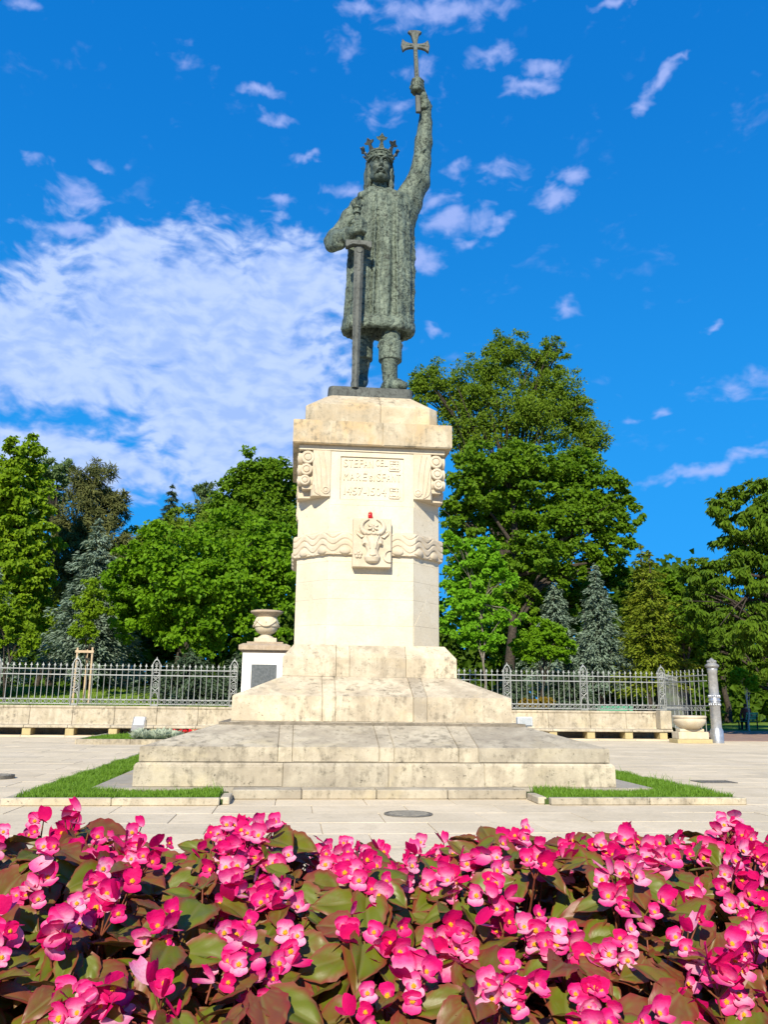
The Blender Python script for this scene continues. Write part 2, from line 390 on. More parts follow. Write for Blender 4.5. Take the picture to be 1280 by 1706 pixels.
M['lawn_grass'] = grass_mat('park_lawn_grass', (.10, .19, .012), (.19, .30, .02), (.24, .34, .035))
def blades(name, rects, dens, h0, h1, w, z, mat, parent=None, zf=None, wild=0.02):
    P = []
    for (x0, x1, y0, y1) in rects:
        n = int((x1-x0)*(y1-y0)*dens)
        P.append(np.column_stack([RNG.uniform(x0, x1, n), RNG.uniform(y0, y1, n)]))
    P = np.concatenate(P); n = len(P)
    zz = np.full(n, z) if zf is None else zf(P[:, 0], P[:, 1])
    pat = 0.8+.4*np.sin(P[:, 0]*3.1+np.sin(P[:, 1]*2.3)*2)*np.sin(P[:, 1]*2.7+1.3)
    h = RNG.uniform(h0, h1, n)*np.clip(pat, .5, 1.25)
    h *= np.where(RNG.random(n) < wild, RNG.uniform(1.4, 2.1, n), 1)
    a = RNG.uniform(0, 2*np.pi, n); dx, dy = np.cos(a)*w/2, np.sin(a)*w/2
    b = RNG.uniform(0, 2*np.pi, n); ln = h*RNG.uniform(.1, .7, n); lx, ly = np.cos(b)*ln, np.sin(b)*ln
    v = np.empty((n, 5, 3), np.float32)
    v[:, 0] = np.column_stack([P[:, 0]-dx, P[:, 1]-dy, zz-.01]); v[:, 1] = np.column_stack([P[:, 0]+dx, P[:, 1]+dy, zz-.01])
    v[:, 2] = np.column_stack([P[:, 0]+dx*.7+lx*.35, P[:, 1]+dy*.7+ly*.35, zz+h*.6]); v[:, 3] = np.column_stack([P[:, 0]-dx*.7+lx*.35, P[:, 1]-dy*.7+ly*.35, zz+h*.6])
    v[:, 4] = np.column_stack([P[:, 0]+lx, P[:, 1]+ly, zz+h])
    i = np.arange(n)[:, None]*5
    f = np.concatenate([i+[0, 1, 2], i+[0, 2, 3], i+[3, 2, 4]], 1).reshape(-1, 3)
    vv = np.repeat(RNG.random(n), 5); hh = np.tile([0, 0, .6, .6, 1.0], n)
    o = link(name, np_mesh(name, v.reshape(-1, 3), f, mat, False, {'v': vv, 'h': hh}), parent)
    o['kind'] = 'stuff'; return o
M['turf'] = plain_mat('turf_soil', (.03, .06, .010), (.055, .085, .018), 9, .95, bstr=.5)
g = MB()
for sx in (-1, 1):
    x0, x1 = sorted((sx*3.73, sx*4.42)); g.box(x0, x1, -3.30, 4.4, -.01, .062)
g.box(-4.42, -1.99, -4.20, -3.30, -.01, .062); g.box(1.93, 4.42, -4.20, -3.30, -.01, .062)
turf = struct(g.obj('grass_bed', M['turf']))
kerb(turf, [(-4.5, -4.25, -2.02, -4.25), (1.98, -4.25, 4.5, -4.25)])
kerb(turf, [(-4.475, -4.18, -4.475, 4.4), (4.475, -4.18, 4.475, 4.4)], z=.07)
kerb(turf, [(-1.965, -4.20, -1.965, -3.69), (1.905, -4.20, 1.905, -3.69)])
blades('lawn_grass_strip', [(-4.40, -3.76, -3.3, 4.3), (3.76, 4.40, -3.3, 4.3), (-4.40, -2.05, -4.18, -3.32), (2.0, 4.40, -4.18, -3.32)], 3000, .05, .095, .010, .06, M['grass'])

# manhole covers and a drain in the paving
def cover(x, y, r, label, high=.012, cat='manhole cover'):
    t = thing('manhole_cover', (x, y, 0), label, cat)
    MB().lathe([(r, -.02), (r, high), (r-.03, high+.003), (r-.03, high-.004)], (x, y, 0), 40, False).obj('frame', M['cover_rim'], t)
    m_ = MB(); m_.lathe([(r-.036, -.02), (r-.036, high-.001), (0.004, high+.002)], (x, y, 0), 40, False)
    for k in range(7):
        q = -.72*r+k*.24*r; w = math.sqrt(max((r*.8)**2-q*q, .001))
        m_.box(x-w, x+w, y+q-.012, y+q+.012, high-.002, high+.007)
    m_.obj('lid', M['cover'], t)
M['cover'] = plain_mat('grey_cast_iron', (.16, .15, .135), (.26, .245, .215), 14, .6, .2)
M['cover_rim'] = plain_mat('worn_iron_rim', (.10, .095, .085), (.2, .18, .15), 14, .6, .2)
cover(.11, -5.13, .27, 'round grey manhole cover in the paving in front of the monument step')
cover(-5.68, -.75, .24, 'raised dark round cover in the paving beside the left grass strip', .055, 'cover')
t = thing('drain_grate', (5.64, -1.19, 0), 'flat dark drain grate in the paving to the right of the monument', 'drain')
m_ = MB(); m_.box(5.34, 5.36, -1.4, -.98, -.01, .012); m_.box(5.92, 5.94, -1.4, -.98, -.01, .012); m_.box(5.36, 5.92, -1.4, -1.38, -.01, .012); m_.box(5.36, 5.92, -1.0, -.98, -.01, .012)
m_.obj('frame', M['cover_rim'], t)
m_ = MB()
for k in range(9): m_.box(5.38+k*.06, 5.41+k*.06, -1.378, -1.002, -.01, .008)
m_.obj('grate', M['cover'], t)

# pinkish path on the right, beyond the plaza
g = MB(); g.box(13.4, 60, 14.76, 27.0, -.06, .006)
struct(g.obj('path', stone_mat('pink_paving', (.34, .22, .18), (.29, .185, .15), (.2, .14, .11), .4, 1.0, .05)))

# ------------------------------------------------------------------ pedestal
ped = thing('monument_pedestal', (0, 0, 0), 'tall tapering pale limestone pedestal on stepped base carrying the bronze king', 'pedestal')
def side(pts, ang):
    c, s = math.cos(ang), math.sin(ang)
    return [(x*c-y*s, x*s+y*c, z) for x, y, z in pts]
def tier(prof, w_in, cuts_by_side, mat, name='stone_block', gap=.005, bevel=.008):
    """a square ring of blocks: prof = [(half width, z) ...] bottom to top along the outer face"""
    for k in range(4):
        cuts = cuts_by_side[k]; e = [None]+list(cuts)+[None]
        for i in range(len(e)-1):
            P = [(w_in, prof[0][1])]+list(prof)+[(w_in, prof[-1][1])]
            L, R = [], []
            for w, z in P:
                L.append((-w if e[i] is None else max(e[i]+gap/2, -w), -w, z)); R.append((w if e[i+1] is None else min(e[i+1]-gap/2, w), -w, z))
            n = len(P); vs = side(L, k*math.pi/2)+side(R, k*math.pi/2)
            fs = [tuple(range(n)), tuple(range(2*n-1, n-1, -1))]+[(j, n+j, n+(j+1) % n, (j+1) % n) for j in range(n)]
            m_ = MB(); m_.add(vs, fs)
            me = m_.mesh(name, mat)
            bm = bmesh.new(); bm.from_mesh(me)
            es = []
            for ed in bm.edges:
                a, b = (side([tuple(v.co)], -k*math.pi/2)[0] for v in ed.verts)
                if abs(abs(a[0])+a[1]) < 2e-3 and abs(abs(b[0])+b[1]) < 2e-3 and a[0]*b[0] > 0: continue   # mitre edges stay sharp
                if min(-a[1], -b[1]) < w_in+.01: continue
                es.append(ed)
            bmesh.ops.bevel(bm, geom=es, offset=bevel*random.uniform(.6, 1.5), segments=2, affect='EDGES', clamp_overlap=True)
            bm.to_mesh(me); bm.free()
            link(name, me, ped)
rc = lambda w, n: sorted(random.uniform(-w*.8, w*.8)*.35+w*(-1+2*(i+1)/(n+1)) for i in range(n))
tier([(3.222, .106), (3.222, .375), (3.190, .412)], 2.2, [[-1.30, .10, 1.40], rc(3.2, 3), rc(3.2, 3), rc(3.2, 3)], M['step'])
tier([(3.170, .418), (3.170, .609), (2.06, .926)], 1.9, [[-1.375, -1.186, -.02, .18, 1.06, 1.33], rc(2.0, 3), rc(2.0, 3), rc(2.0, 3)], M['step'])
tier([(2.086, .915), (2.083, 1.282), (1.37, 1.594)], 1.25, [[-.765, -.57, .59, .80], rc(1.3, 2), rc(1.3, 2), rc(1.3, 2)], M['block'])
tier([(1.385, 1.586), (1.382, 1.889), (1.215, 2.094)], 1.0, [[-.54, -.33, .567, ], rc(1.1, 2), rc(1.1, 2), rc(1.1, 2)], M['block'])
m_ = MB(); m_.box(-2.25, 2.25, -2.25, 2.25, .10, .91); m_.box(-1.28, 1.28, -1.28, 1.28, .91, 1.58); m_.box(-1.02, 1.02, -1.02, 1.02, 1.58, 2.08)
m_.obj('core', M['dark_mortar'], ped)

WS, WC = 1.215, 0.70          # shaft half width and half width of its front face between the chamfers
def octa(w, c, z): return [(-c, -w, z), (c, -w, z), (w, -c, z), (w, c, z), (c, w, z), (-c, w, z), (-w, c, z), (-w, -c, z)]
zs = [2.088, 2.41, 2.836, 3.145, 3.45, 3.945, 4.40]
for z0, z1 in zip(zs, zs[1:]):
    MB().stack([octa(WS, WC, z0+.0012), octa(WS, WC, z1-.0012)]).obj('shaft_course', M['shaft'], ped, .0025)
# the course with the inscription: a core, with plates left standing round the sunk panel
PX, PZ0, PZ1, PY = .535, 4.49, 5.24, -WS+.030
core = [[(-WC-.02, PY, z), (WC+.02, PY, z)]+octa(WS, WC, z)[2:] for z in (4.4012, 5.325)]
MB().stack(core).obj('shaft_course', M['shaft'], ped)
for (x0, x1, z0, z1) in ((-WC, -PX, 4.4012, 5.325), (PX, WC, 4.4012, 5.325), (-PX, PX, 4.4012, PZ0), (-PX, PX, PZ1, 5.325)):
    MB().prism([(x0, -WS), (x1, -WS), (x1, PY+.004), (x0, PY+.004)], 2, z0, z1).obj('panel_surround', M['shaft'], ped)
# triangular stops where the square foot turns into the chamfered shaft
for sx in (-1, 1):
    for sy in (-1, 1):
        def q(u, h, z):      # u runs over the chamfer 0..1, h outward
            x, y = WC+u*(WS-WC), WS-u*(WS-WC); k = h*.7071
            return (sx*(x+k), sy*(y+k), z)
        m_ = MB()
        lo = [q(.04, 0, 2.10), q(.96, 0, 2.10), q(.96, .004, 2.10), q(.04, .004, 2.10)]
        hi = [q(.04, 0, 2.42), q(.96, 0, 2.42), q(.96, .004, 2.42), q(.04, .004, 2.42)]
        m_.stack([lo, hi]); m_.add([q(.06, 0, 2.424), q(.94, 0, 2.424), q(.94, .004, 2.424), q(.06, .004, 2.424), q(.5, .001, 2.875), q(.5, .0, 2.875)],
               [(0, 3, 2, 1), (2, 3, 4), (0, 5, 4, 3), (1, 2, 4, 5), (0, 1, 5)])
        m_.obj('chamfer_stop', M['shaft'], ped)
MB().prism([(-1.236, -1.236), (1.236, -1.236), (1.236, 1.236), (-1.236, 1.236)], 2, 5.327, 5.409).obj('fillet', M['shaft'], ped, .004)
tier([(1.345, 5.412), (1.345, 5.822)], .7, [[.16], [.1], [-.2], [.3]], M['cap'], 'cornice_stone', .003, .01)
MB().box(-.705, .705, -.705, .705, 5.41, 5.82).obj('core', M['dark_mortar'], ped)
for sgn in (-1, 1):
    rings = []
    for w, c, z in ((1.149, .985, 5.823), (1.149, .985, 6.19), (.80, .70, 6.47)):
        k = .14+sgn*.0015
        if sgn < 0: r = [(k, -w, z), (k, w, z), (-c, w, z), (-w, c, z), (-w, -c, z), (-c, -w, z)]
        else: r = [(k, w, z), (k, -w, z), (c, -w, z), (w, -c, z), (w, c, z), (c, w, z)]
        rings.append(r)
    MB().stack(rings).obj('top_stone', M['cap'], ped, .012)

# scrolled corner brackets under the cornice
YV = WS+.022
for sy in (-1, 1):
    for sx in (-1, 1):
        T = lambda x, y, z: (sx*x, sy*y, z)          # written for the corner (+x, +y)
        br = link('scroll_bracket', MB().mesh('scroll_bracket'), ped)
        m_ = MB()
        up = [(.70, YV), (1.0, YV), (1.0, 1.17), (1.17, 1.17), (1.17, 1.0), (YV, 1.0), (YV, .70), (.71, .71)]
        dn = [(.70, YV), (.99, YV), (1.02, 1.19), (1.03, 1.03), (1.19, 1.02), (YV, .99), (YV, .70), (.71, .71)]
        m_.stack([[T(x, y, 4.535) for x, y in dn], [T(x, y, 4.66) for x, y in dn]])
        m_.stack([[T(x, y, 4.661) for x, y in up], [T(x, y, 5.321) for x, y in up]])
        me = m_.mesh('scroll_bracket', M['carved'], .006); br.data = me
        for (cx, cz, r) in ((1.085, 5.195, .112), (1.105, 4.985, .100), (1.125, 4.80, .086)):
            for ax in (0, 1):
                d_ = MB()
                def C(rr, dep, n=28):
                    o = []
                    for i in range(n):
                        a = 2*math.pi*i/n; u, z = cx+rr*math.cos(a), cz+rr*math.sin(a)
                        o.append(T(u, dep, z) if ax == 0 else T(dep, u, z))
                    return o
                y1 = YV+.012
                d_.stack([C(r, 1.0), C(r, y1-.012), C(r-.012, y1), C(r*.62, y1), C(r*.58, y1-.014), C(r*.52, y1-.014), C(r*.46, y1+.006), C(.004, y1+.014)], False)
                d_.obj('scroll', M['carved'], br)
        for ax in (0, 1):
            d_ = MB()
            def C(rr, dep, cx=.775, cz=4.635, n=24):
                o = []
                for i in range(n):
                    a = 2*math.pi*i/n; u, z = cx+rr*math.cos(a), cz+rr*math.sin(a)
                    o.append(T(u, dep, z) if ax == 0 else T(dep, u, z))
                return o
            d_.stack([C(.066, YV-.01), C(.066, YV+.012), C(.054, YV+.020), C(.046, YV+.020), C(.042, YV+.008), C(.036, YV+.008), C(.03, YV+.02), C(.003, YV+.026)], False)
            d_.obj('scroll', M['carved'], br)
        def curve(pts, w):
            for ax in (0, 1):
                MB().tube([T(x, YV+.001, z) if ax == 0 else T(YV+.001, x, z) for x, z in pts], w, 6).obj('carved_line', M['carved'], br)
        def bez(p0, p1, p2, p3, n=14):
            return [tuple((1-t)**3*np.array(p0)+3*t*(1-t)**2*np.array(p1)+3*t*t*(1-t)*np.array(p2)+t**3*np.array(p3)) for t in np.linspace(0, 1, n)]
        curve(bez((.835, 5.30), (.80, 5.10), (.775, 5.0), (.77, 4.70)), .011)
        curve(bez((.92, 5.28), (.86, 5.05), (.87, 4.85), (.845, 4.62)), .012)
        curve(bez((.985, 5.1), (.93, 4.95), (.95, 4.75), (.88, 4.57)), .013)
        curve(bez((.98, 4.72), (.985, 4.64), (.96, 4.58), (.86, 4.55)), .014)

# wave carved band round the shaft
def wave_band():
    rt2 = math.sqrt(2)-1
    def V(h): return [(x, y) for x, y, z in octa(WS+h, WC+h*rt2, 0)]
    seq = [6, 7, 0, 1, 2, 3]             # from the left side round the front to the right side
    b = V(0); seg = []; acc = 0.0
    for i in range(5):
        p, q_ = b[seq[i]], b[seq[i+1]]; L = math.hypot(q_[0]-p[0], q_[1]-p[1]); seg.append((acc, L, i)); acc += L
    s_mid = seg[2][0]+seg[2][1]/2
    ss = []
    for a, L, i in seg:
        n = int(L/.010); ss += [(i, k/n, a+L*k/n-s_mid) for k in range(n)]
    ss.append((4, 1.0, acc-s_mid))
    nt = 54; rows = []
    for (i, u, s) in ss:
        ph = (abs(s)-.42)/.39*2*math.pi; c = math.cos(ph)
        zb = 3.545+.040*(1-abs(c))**1.0; zt = 3.935+.012*c
        col = []
        for j in range(nt):
            z = zb+(zt-zb)*j/(nt-1)
            h = .070
            for zc, am, dep in ((3.765, .052, .022), (3.655, .058, .022), (3.872, .05, .016)):
                zl = zc+am*c; slope = abs(am*2*math.pi/.39*math.sin(ph)); dd = abs(z-zl)/math.sqrt(1+slope*slope)
                if zl < 3.925: h -= dep*math.exp(-(dd/.011)**2)
            zl = 3.655+.058*c
            if z < zl: h -= .012
            if c > .2 and z < zl:
                e = ((z-(3.622))/.062)**2+((ph+math.pi) % (2*math.pi)-math.pi)**2/2.4
                if e < 1: h += .038*math.sqrt(1-e)
            h *= min(1, .55+j*.25)
            if j > nt-6: h *= .55+.45*(nt-1-j)/5
            P0, P1 = V(h)[seq[i]], V(h)[seq[i+1]]
            col.append((P0[0]+(P1[0]-P0[0])*u, P0[1]+(P1[1]-P0[1])*u, z))
        B0, B1 = b[seq[i]], b[seq[i+1]]
        bx, by = B0[0]+(B1[0]-B0[0])*u, B0[1]+(B1[1]-B0[1])*u
        col = [(bx*.97, by*.97, zb+.004)]+col+[(bx*.97, by*.97, zt+.006)]
        rows.append(col)
    n = len(rows[0]); v = np.array(rows).reshape(-1, 3); f = []
    for a in range(len(rows)-1):
        for j in range(n-1): f.append((a*n+j, (a+1)*n+j, (a+1)*n+j+1, a*n+j+1))
    return np_mesh('wave_band', v, np.array(f), M['carved'], True)
link('wave_band', wave_band(), ped)
MB().stack([octa(WS+.055, WC+.02, 3.56), octa(WS+.055, WC+.02, 3.92)]).obj('wave_band_back', M['carved'], ped)

# ------------------------------------------------------------------ distance-field sculpting
class Field:
    """a signed distance grid that primitives are blended into and a surface is drawn from"""
    def __init__(s, lo, hi, h):
        s.lo = np.array(lo, float); s.h = h; s.n = np.ceil((np.array(hi)-s.lo)/h).astype(int)+1
        s.ax = [s.lo[i]+h*np.arange(s.n[i]) for i in range(3)]
        s.F = np.full(s.n, 0.5, np.float32)
    def win(s, lo, hi, pad=.12):
        i0 = np.clip(np.floor((np.array(lo)-pad-s.lo)/s.h).astype(int), 0, s.n-1); i1 = np.clip(np.ceil((np.array(hi)+pad-s.lo)/s.h).astype(int)+1, 1, s.n)
        sl_ = tuple(slice(a, b) for a, b in zip(i0, i1))
        g = np.meshgrid(*[s.ax[i][sl_[i]].astype(np.float32) for i in range(3)], indexing='ij', sparse=True)
        return sl_, g
    def blend(s, sl_, d, k, sub=False):
        F = s.F[sl_]
        if sub: d = -d; F2 = -F
        else: F2 = F
        if k > 0:
            h = np.clip(.5+.5*(F2-d)/k, 0, 1); r = F2*(1-h)+d*h-k*h*(1-h)
        else: r = np.minimum(F2, d)
        if sub: r = -r
        s.F[sl_] = r
    def cap(s, a, b, ra, rb=None, k=.03, sub=False, flat=None):
        rb = ra if rb is None else rb; a = np.array(a, float); b = np.array(b, float); R = max(ra, rb)
        sl_, (X, Y, Z) = s.win(np.minimum(a, b)-R, np.maximum(a, b)+R)
        d = b-a; L2 = max(float(d @ d), 1e-9)
        t = np.clip(((X-a[0])*d[0]+(Y-a[1])*d[1]+(Z-a[2])*d[2])/L2, 0, 1)
        D = np.sqrt((X-a[0]-t*d[0])**2+(Y-a[1]-t*d[1])**2+(Z-a[2]-t*d[2])**2)-(ra+(rb-ra)*t)
        if sub: s.blend(sl_, -D, k, False) if False else s._sub(sl_, D, k)
        else: s.blend(sl_, D, k)
        return s
    def _sub(s, sl_, D, k):
        F = s.F[sl_]; d = -D
        if k > 0:
            h = np.clip(.5-.5*(F-d)/k, 0, 1); s.F[sl_] = F*(1-h)+d*h+k*h*(1-h)
        else: s.F[sl_] = np.maximum(F, d)
    def chain(s, pts, rads, k=.03):
        for i in range(len(pts)-1): s.cap(pts[i], pts[i+1], rads[i], rads[i+1], k)
        return s
    def ell(s, c, r, k=.03, sub=False, rot=None):
        c = np.array(c, float); r = np.array(r, float); R = r.max() if rot is not None else r
        sl_, (X, Y, Z) = s.win(c-R, c+R)
        x, y, z = X-c[0], Y-c[1], Z-c[2]
        if rot is not None:
            m = np.array(rot.transposed()); x, y, z = (m[i][0]*x+m[i][1]*y+m[i][2]*z for i in range(3))
        q = np.sqrt((x/r[0])**2+(y/r[1])**2+(z/r[2])**2); g = np.sqrt((x/r[0]**2)**2+(y/r[1]**2)**2+(z/r[2]**2)**2)
        D = q*(q-1)/np.maximum(g, 1e-6)
        s._sub(sl_, D, k) if sub else s.blend(sl_, D, k)
        return s
    def box(s, c, hs, r=.02, k=.0, sub=False, rot=None):
        c = np.array(c, float); hs = np.array(hs, float); R = np.linalg.norm(hs) if rot is not None else hs
        sl_, (X, Y, Z) = s.win(c-R, c+R)
        x, y, z = X-c[0], Y-c[1], Z-c[2]
        if rot is not None:
            m = np.array(rot.transposed()); x, y, z = (m[i][0]*x+m[i][1]*y+m[i][2]*z for i in range(3))
        q = [np.abs(a)-(b-r) for a, b in zip((x, y, z), hs)]
        D = np.sqrt(np.maximum(q[0], 0)**2+np.maximum(q[1], 0)**2+np.maximum(q[2], 0)**2)+np.minimum(np.maximum(np.maximum(q[0], q[1]), q[2]), 0)-r
        s._sub(sl_, D, k) if sub else s.blend(sl_, D, k)
        return s
    def cyl(s, c, r, hh, rnd_=.01, k=.012):
        c = np.array(c, float); sl_, (X, Y, Z) = s.win(c-[r, r, hh], c+[r, r, hh])
        a = np.sqrt((X-c[0])**2+(Y-c[1])**2)-r+.02*np.cos(3*np.arctan2(Y-c[1], X-c[0]))*0; b = np.abs(Z-c[2])-hh
        D = np.minimum(np.maximum(a, b), 0)+np.sqrt(np.maximum(a, 0)**2+np.maximum(b, 0)**2)-rnd_
        s.blend(sl_, D, k); return s
    def surface(s):
        """naive surface nets"""
        F = s.F; S = F < 0; n = s.n
        c = [S[i:n[0]-1+i, j:n[1]-1+j, k:n[2]-1+k] for i in (0, 1) for j in (0, 1) for k in (0, 1)]
        tot = sum(a.astype(np.int8) for a in c); act = (tot > 0) & (tot < 8)
        I = np.argwhere(act); idx = np.full(act.shape, -1, np.int64); idx[act] = np.arange(len(I))
        acc = np.zeros((len(I), 3)); cnt = np.zeros(len(I)); off = [(i, j, k) for i in (0, 1) for j in (0, 1) for k in (0, 1)]
        val = {o: F[I[:, 0]+o[0], I[:, 1]+o[1], I[:, 2]+o[2]].astype(float) for o in off}
        for o in off:
            for a in range(3):
                if o[a]: continue
                p = list(o); p[a] = 1; p = tuple(p); va, vb = val[o], val[p]
                m = (va < 0) != (vb < 0); t = np.where(m, va/np.where(m, va-vb, 1), 0)
                pt = np.tile(np.array(o, float), (len(I), 1)); pt[:, a] += t
                acc[m] += pt[m]; cnt[m] += 1
        V = s.lo+s.h*(I+acc/cnt[:, None])
        faces = []
        for a in range(3):
            b_, c_ = (a+1) % 3, (a+2) % 3
            sl0 = [slice(None)]*3; sl1 = [slice(None)]*3
            sl0[a] = slice(0, n[a]-1); sl1[a] = slice(1, n[a])
            for ax in (b_, c_): sl0[ax] = slice(1, n[ax]-1); sl1[ax] = slice(1, n[ax]-1)
            A, B = S[tuple(sl0)], S[tuple(sl1)]; E = np.argwhere(A != B)
            if not len(E): continue
            fl = A[tuple(E.T)]
            E = E.copy(); E[:, b_] += 1; E[:, c_] += 1
            def cell(db, dc):
                q = E.copy(); q[:, b_] += db; q[:, c_] += dc; return idx[q[:, 0], q[:, 1], q[:, 2]]
            quad = np.stack([cell(-1, -1), cell(0, -1), cell(0, 0), cell(-1, 0)], 1)
            quad[~fl] = quad[~fl][:, ::-1]; faces.append(quad)
        return V, np.concatenate(faces)

# emblem plaque with the bull's head
emb = MB().box(-.315, .315, -1.37, -1.20, 3.345, 4.15).obj('emblem_plaque', M['carved'], ped, .006)
YP = -1.37
f = Field((-.30, -1.56, 3.36), (.30, -1.35, 4.14), .0062)
for z0, z1, w0, w1, d0, d1 in ((3.875, 3.78, .135, .165, .05, .07), (3.78, 3.72, .165, .160, .07, .075), (3.72, 3.60, .135, .085, .08, .08), (3.60, 3.50, .085, .128, .08, .10), (3.50, 3.44, .128, .105, .10, .08)):
    for t_ in np.linspace(0, 1, 7):
        f.ell((.005, YP, z0+(z1-z0)*t_), (w0+(w1-w0)*t_, d0+(d1-d0)*t_, .034), .02)
f.cap((-.12, YP-.045, 3.735), (-.145, YP-.03, 3.72), .030, .022, .01); f.cap((.13, YP-.045, 3.735), (.155, YP-.03, 3.72), .030, .022, .01)
f.ell((-.135, YP-.075, 3.725), (.016, .016, .012), .006); f.ell((.145, YP-.075, 3.725), (.016, .016, .012), .006)
f.ell((-.10, YP-.09, 3.66), (.035, .03, .05), .02, True); f.ell((.11, YP-.09, 3.66), (.035, .03, .05), .02, True)
for sx in (-1, 1):
    f.chain([(.005+sx*.10, YP-.075, 3.85), (.005+sx*.06, YP-.085, 3.74), (.005+sx*.045, YP-.09, 3.64)], [.010, .010, .008], .008)
    f.cap((.005+sx*.05, YP-.105, 3.515), (.005+sx*.078, YP-.095, 3.54), .012, .010, .008, True)
f.chain([(-.04, YP-.105, 3.535), (0, YP-.115, 3.522), (.045, YP-.105, 3.535)], [.012, .014, .012], .012)
f.cap((-.045, YP-.11, 3.462), (.05, YP-.11, 3.462), .011, .011, .008, True)
for k in range(9): f.ell((-.10+.026*k, YP-.05, 3.888+.006*math.cos(k*2.1)), (.018, .035, .028), .006)
V, Q = f.surface(); link('bull_head', np_mesh('bull_head', V, Q, M['carved'], True), emb)
f = Field((-.30, -1.50, 3.80), (.30, -1.35, 4.16), .006)
pts = [(.005+.185*math.sin(a), YP-.015, 4.008-.135*math.cos(a)) for a in np.linspace(-2.75, 2.75, 22)]
rr_ = [.014+.034*(1-abs(i-10.5)/10.5)**.7 for i in range(22)]
f.chain(pts, rr_, .01)
V, Q = f.surface(); link('horns', np_mesh('horns', V, Q, M['carved'], True), emb)
m_ = MB(); n = 6
for k in range(n):
    a = math.pi/2+k*2*math.pi/n+.0; cx, cz = .01, 4.005
    tip = (cx+.115*math.cos(a), cz+.092*math.sin(a)); w = .020
    l = (cx+.058*math.cos(a)-w*math.sin(a), cz+.048*math.sin(a)+w*math.cos(a)); r = (cx+.058*math.cos(a)+w*math.sin(a), cz+.048*math.sin(a)-w*math.cos(a))
    m_.add([(cx, YP-.03, cz), (l[0], YP-.034, l[1]), (tip[0]-.02*math.cos(a), YP-.034, tip[1]-.016*math.sin(a)), (r[0], YP-.034, r[1]), (cx, YP+.005, cz), (l[0], YP+.005, l[1]), (tip[0]-.02*math.cos(a), YP+.005, tip[1]-.016*math.sin(a)), (r[0], YP+.005, r[1])],
           [(0, 1, 2), (0, 2, 3), (0, 4, 5, 1), (1, 5, 6, 2), (2, 6, 7, 3), (3, 7, 4, 0)])
m_.obj('star', M['carved'], emb)
for sx in (-1, 1):
    m_ = MB(); c = lambda x, z, d: (.005+sx*x, YP-d, z)
    m_.add([c(.135, 3.845, .03), c(.205, 3.915, .03), c(.285, 3.945, .012), c(.262, 3.885, .03), c(.19, 3.82, .04), c(.20, 3.878, .012),
            c(.135, 3.845, -.01), c(.205, 3.915, -.01), c(.285, 3.945, -.01), c(.262, 3.885, -.01), c(.19, 3.82, -.01)],
           [(0, 5, 1), (1, 5, 2), (2, 5, 3), (3, 5, 4), (4, 5, 0), (0, 1, 7, 6), (1, 2, 8, 7), (2, 3, 9, 8), (3, 4, 10, 9), (4, 0, 6, 10)])
    m_.obj('ear', M['carved'], emb)
m_ = MB()
for k in range(5):
    a = math.pi/2+k*2*math.pi/5; m_.ball((-.222+.042*math.cos(a), YP-.004, 3.545+.042*math.sin(a)), (.030, .026, .030), 12, 8)
m_.ball((-.222, YP-.01, 3.545), (.02, .026, .02), 10, 6); m_.obj('rosette', M['carved'], emb)
m_ = MB(); P = []
for a in np.linspace(math.radians(75), math.radians(285), 20): P.append((.285+.105*math.cos(a), 3.525+.105*math.sin(a)))
for a in np.linspace(math.radians(280), math.radians(80), 20): P.append((.302+.086*math.cos(a), 3.525+.090*math.sin(a)))
P = [(min(x, .311), z) for x, z in P]
m_.prism(P, 1, YP-.028, YP+.01); m_.obj('crescent', M['carved'], emb, .004)

# inscription: raised letters on the sunk panel
ins = MB().box(-PX+.012, PX-.012, PY-.004, PY+.01, PZ0+.012, PZ1-.012).obj('inscription_panel', M['shaft'], ped)
def letters(txt, x0, x1, z, size):
    n = len(txt); adv = {'I': .45, '-': .6, ' ': .35, '1': .6}
    ws = [adv.get(ch, 1.0) for ch in txt]; tot = sum(ws); x = x0
    for ch, w_ in zip(txt, ws):
        step = (x1-x0)*w_/tot
        if ch != ' ':
            cu = bpy.data.curves.new('letter', 'FONT'); cu.body = ch; cu.size = size; cu.extrude = .012; cu.bevel_depth = .002; cu.align_x = 'CENTER'; cu.resolution_u = 3
            ob = bpy.data.objects.new('tmp', cu); COL.objects.link(ob)
            me = bpy.data.meshes.new_from_object(ob.evaluated_get(bpy.context.evaluated_depsgraph_get())); bpy.data.objects.remove(ob); bpy.data.curves.remove(cu)
            wx = max(v.co.x for v in me.vertices)-min(v.co.x for v in me.vertices); sx = min(1.0, step*.86/max(wx, 1e-4))*.9
            cx = (max(v.co.x for v in me.vertices)+min(v.co.x for v in me.vertices))/2
            me.transform(Matrix(((sx, 0, 0, -cx*sx), (0, 0, -1, 0), (0, 1, 0, 0), (0, 0, 0, 1))))
            me.materials.clear(); me.materials.append(M['shaft']); me.name = 'letter'
            link('letter', me, ins, (x+step/2, PY-.008, z))
        x += step
letters('STEFAN', -.49, .02, 5.065, .20); letters('CEL', .05, .27, 5.10, .165)
letters('MARE', -.49, -.075, 4.835, .20); letters('SI', -.06, .05, 4.835, .13); letters('SFANT', .07, .49, 4.835, .20)
letters('1457-1504', -.49, .25, 4.585, .20)
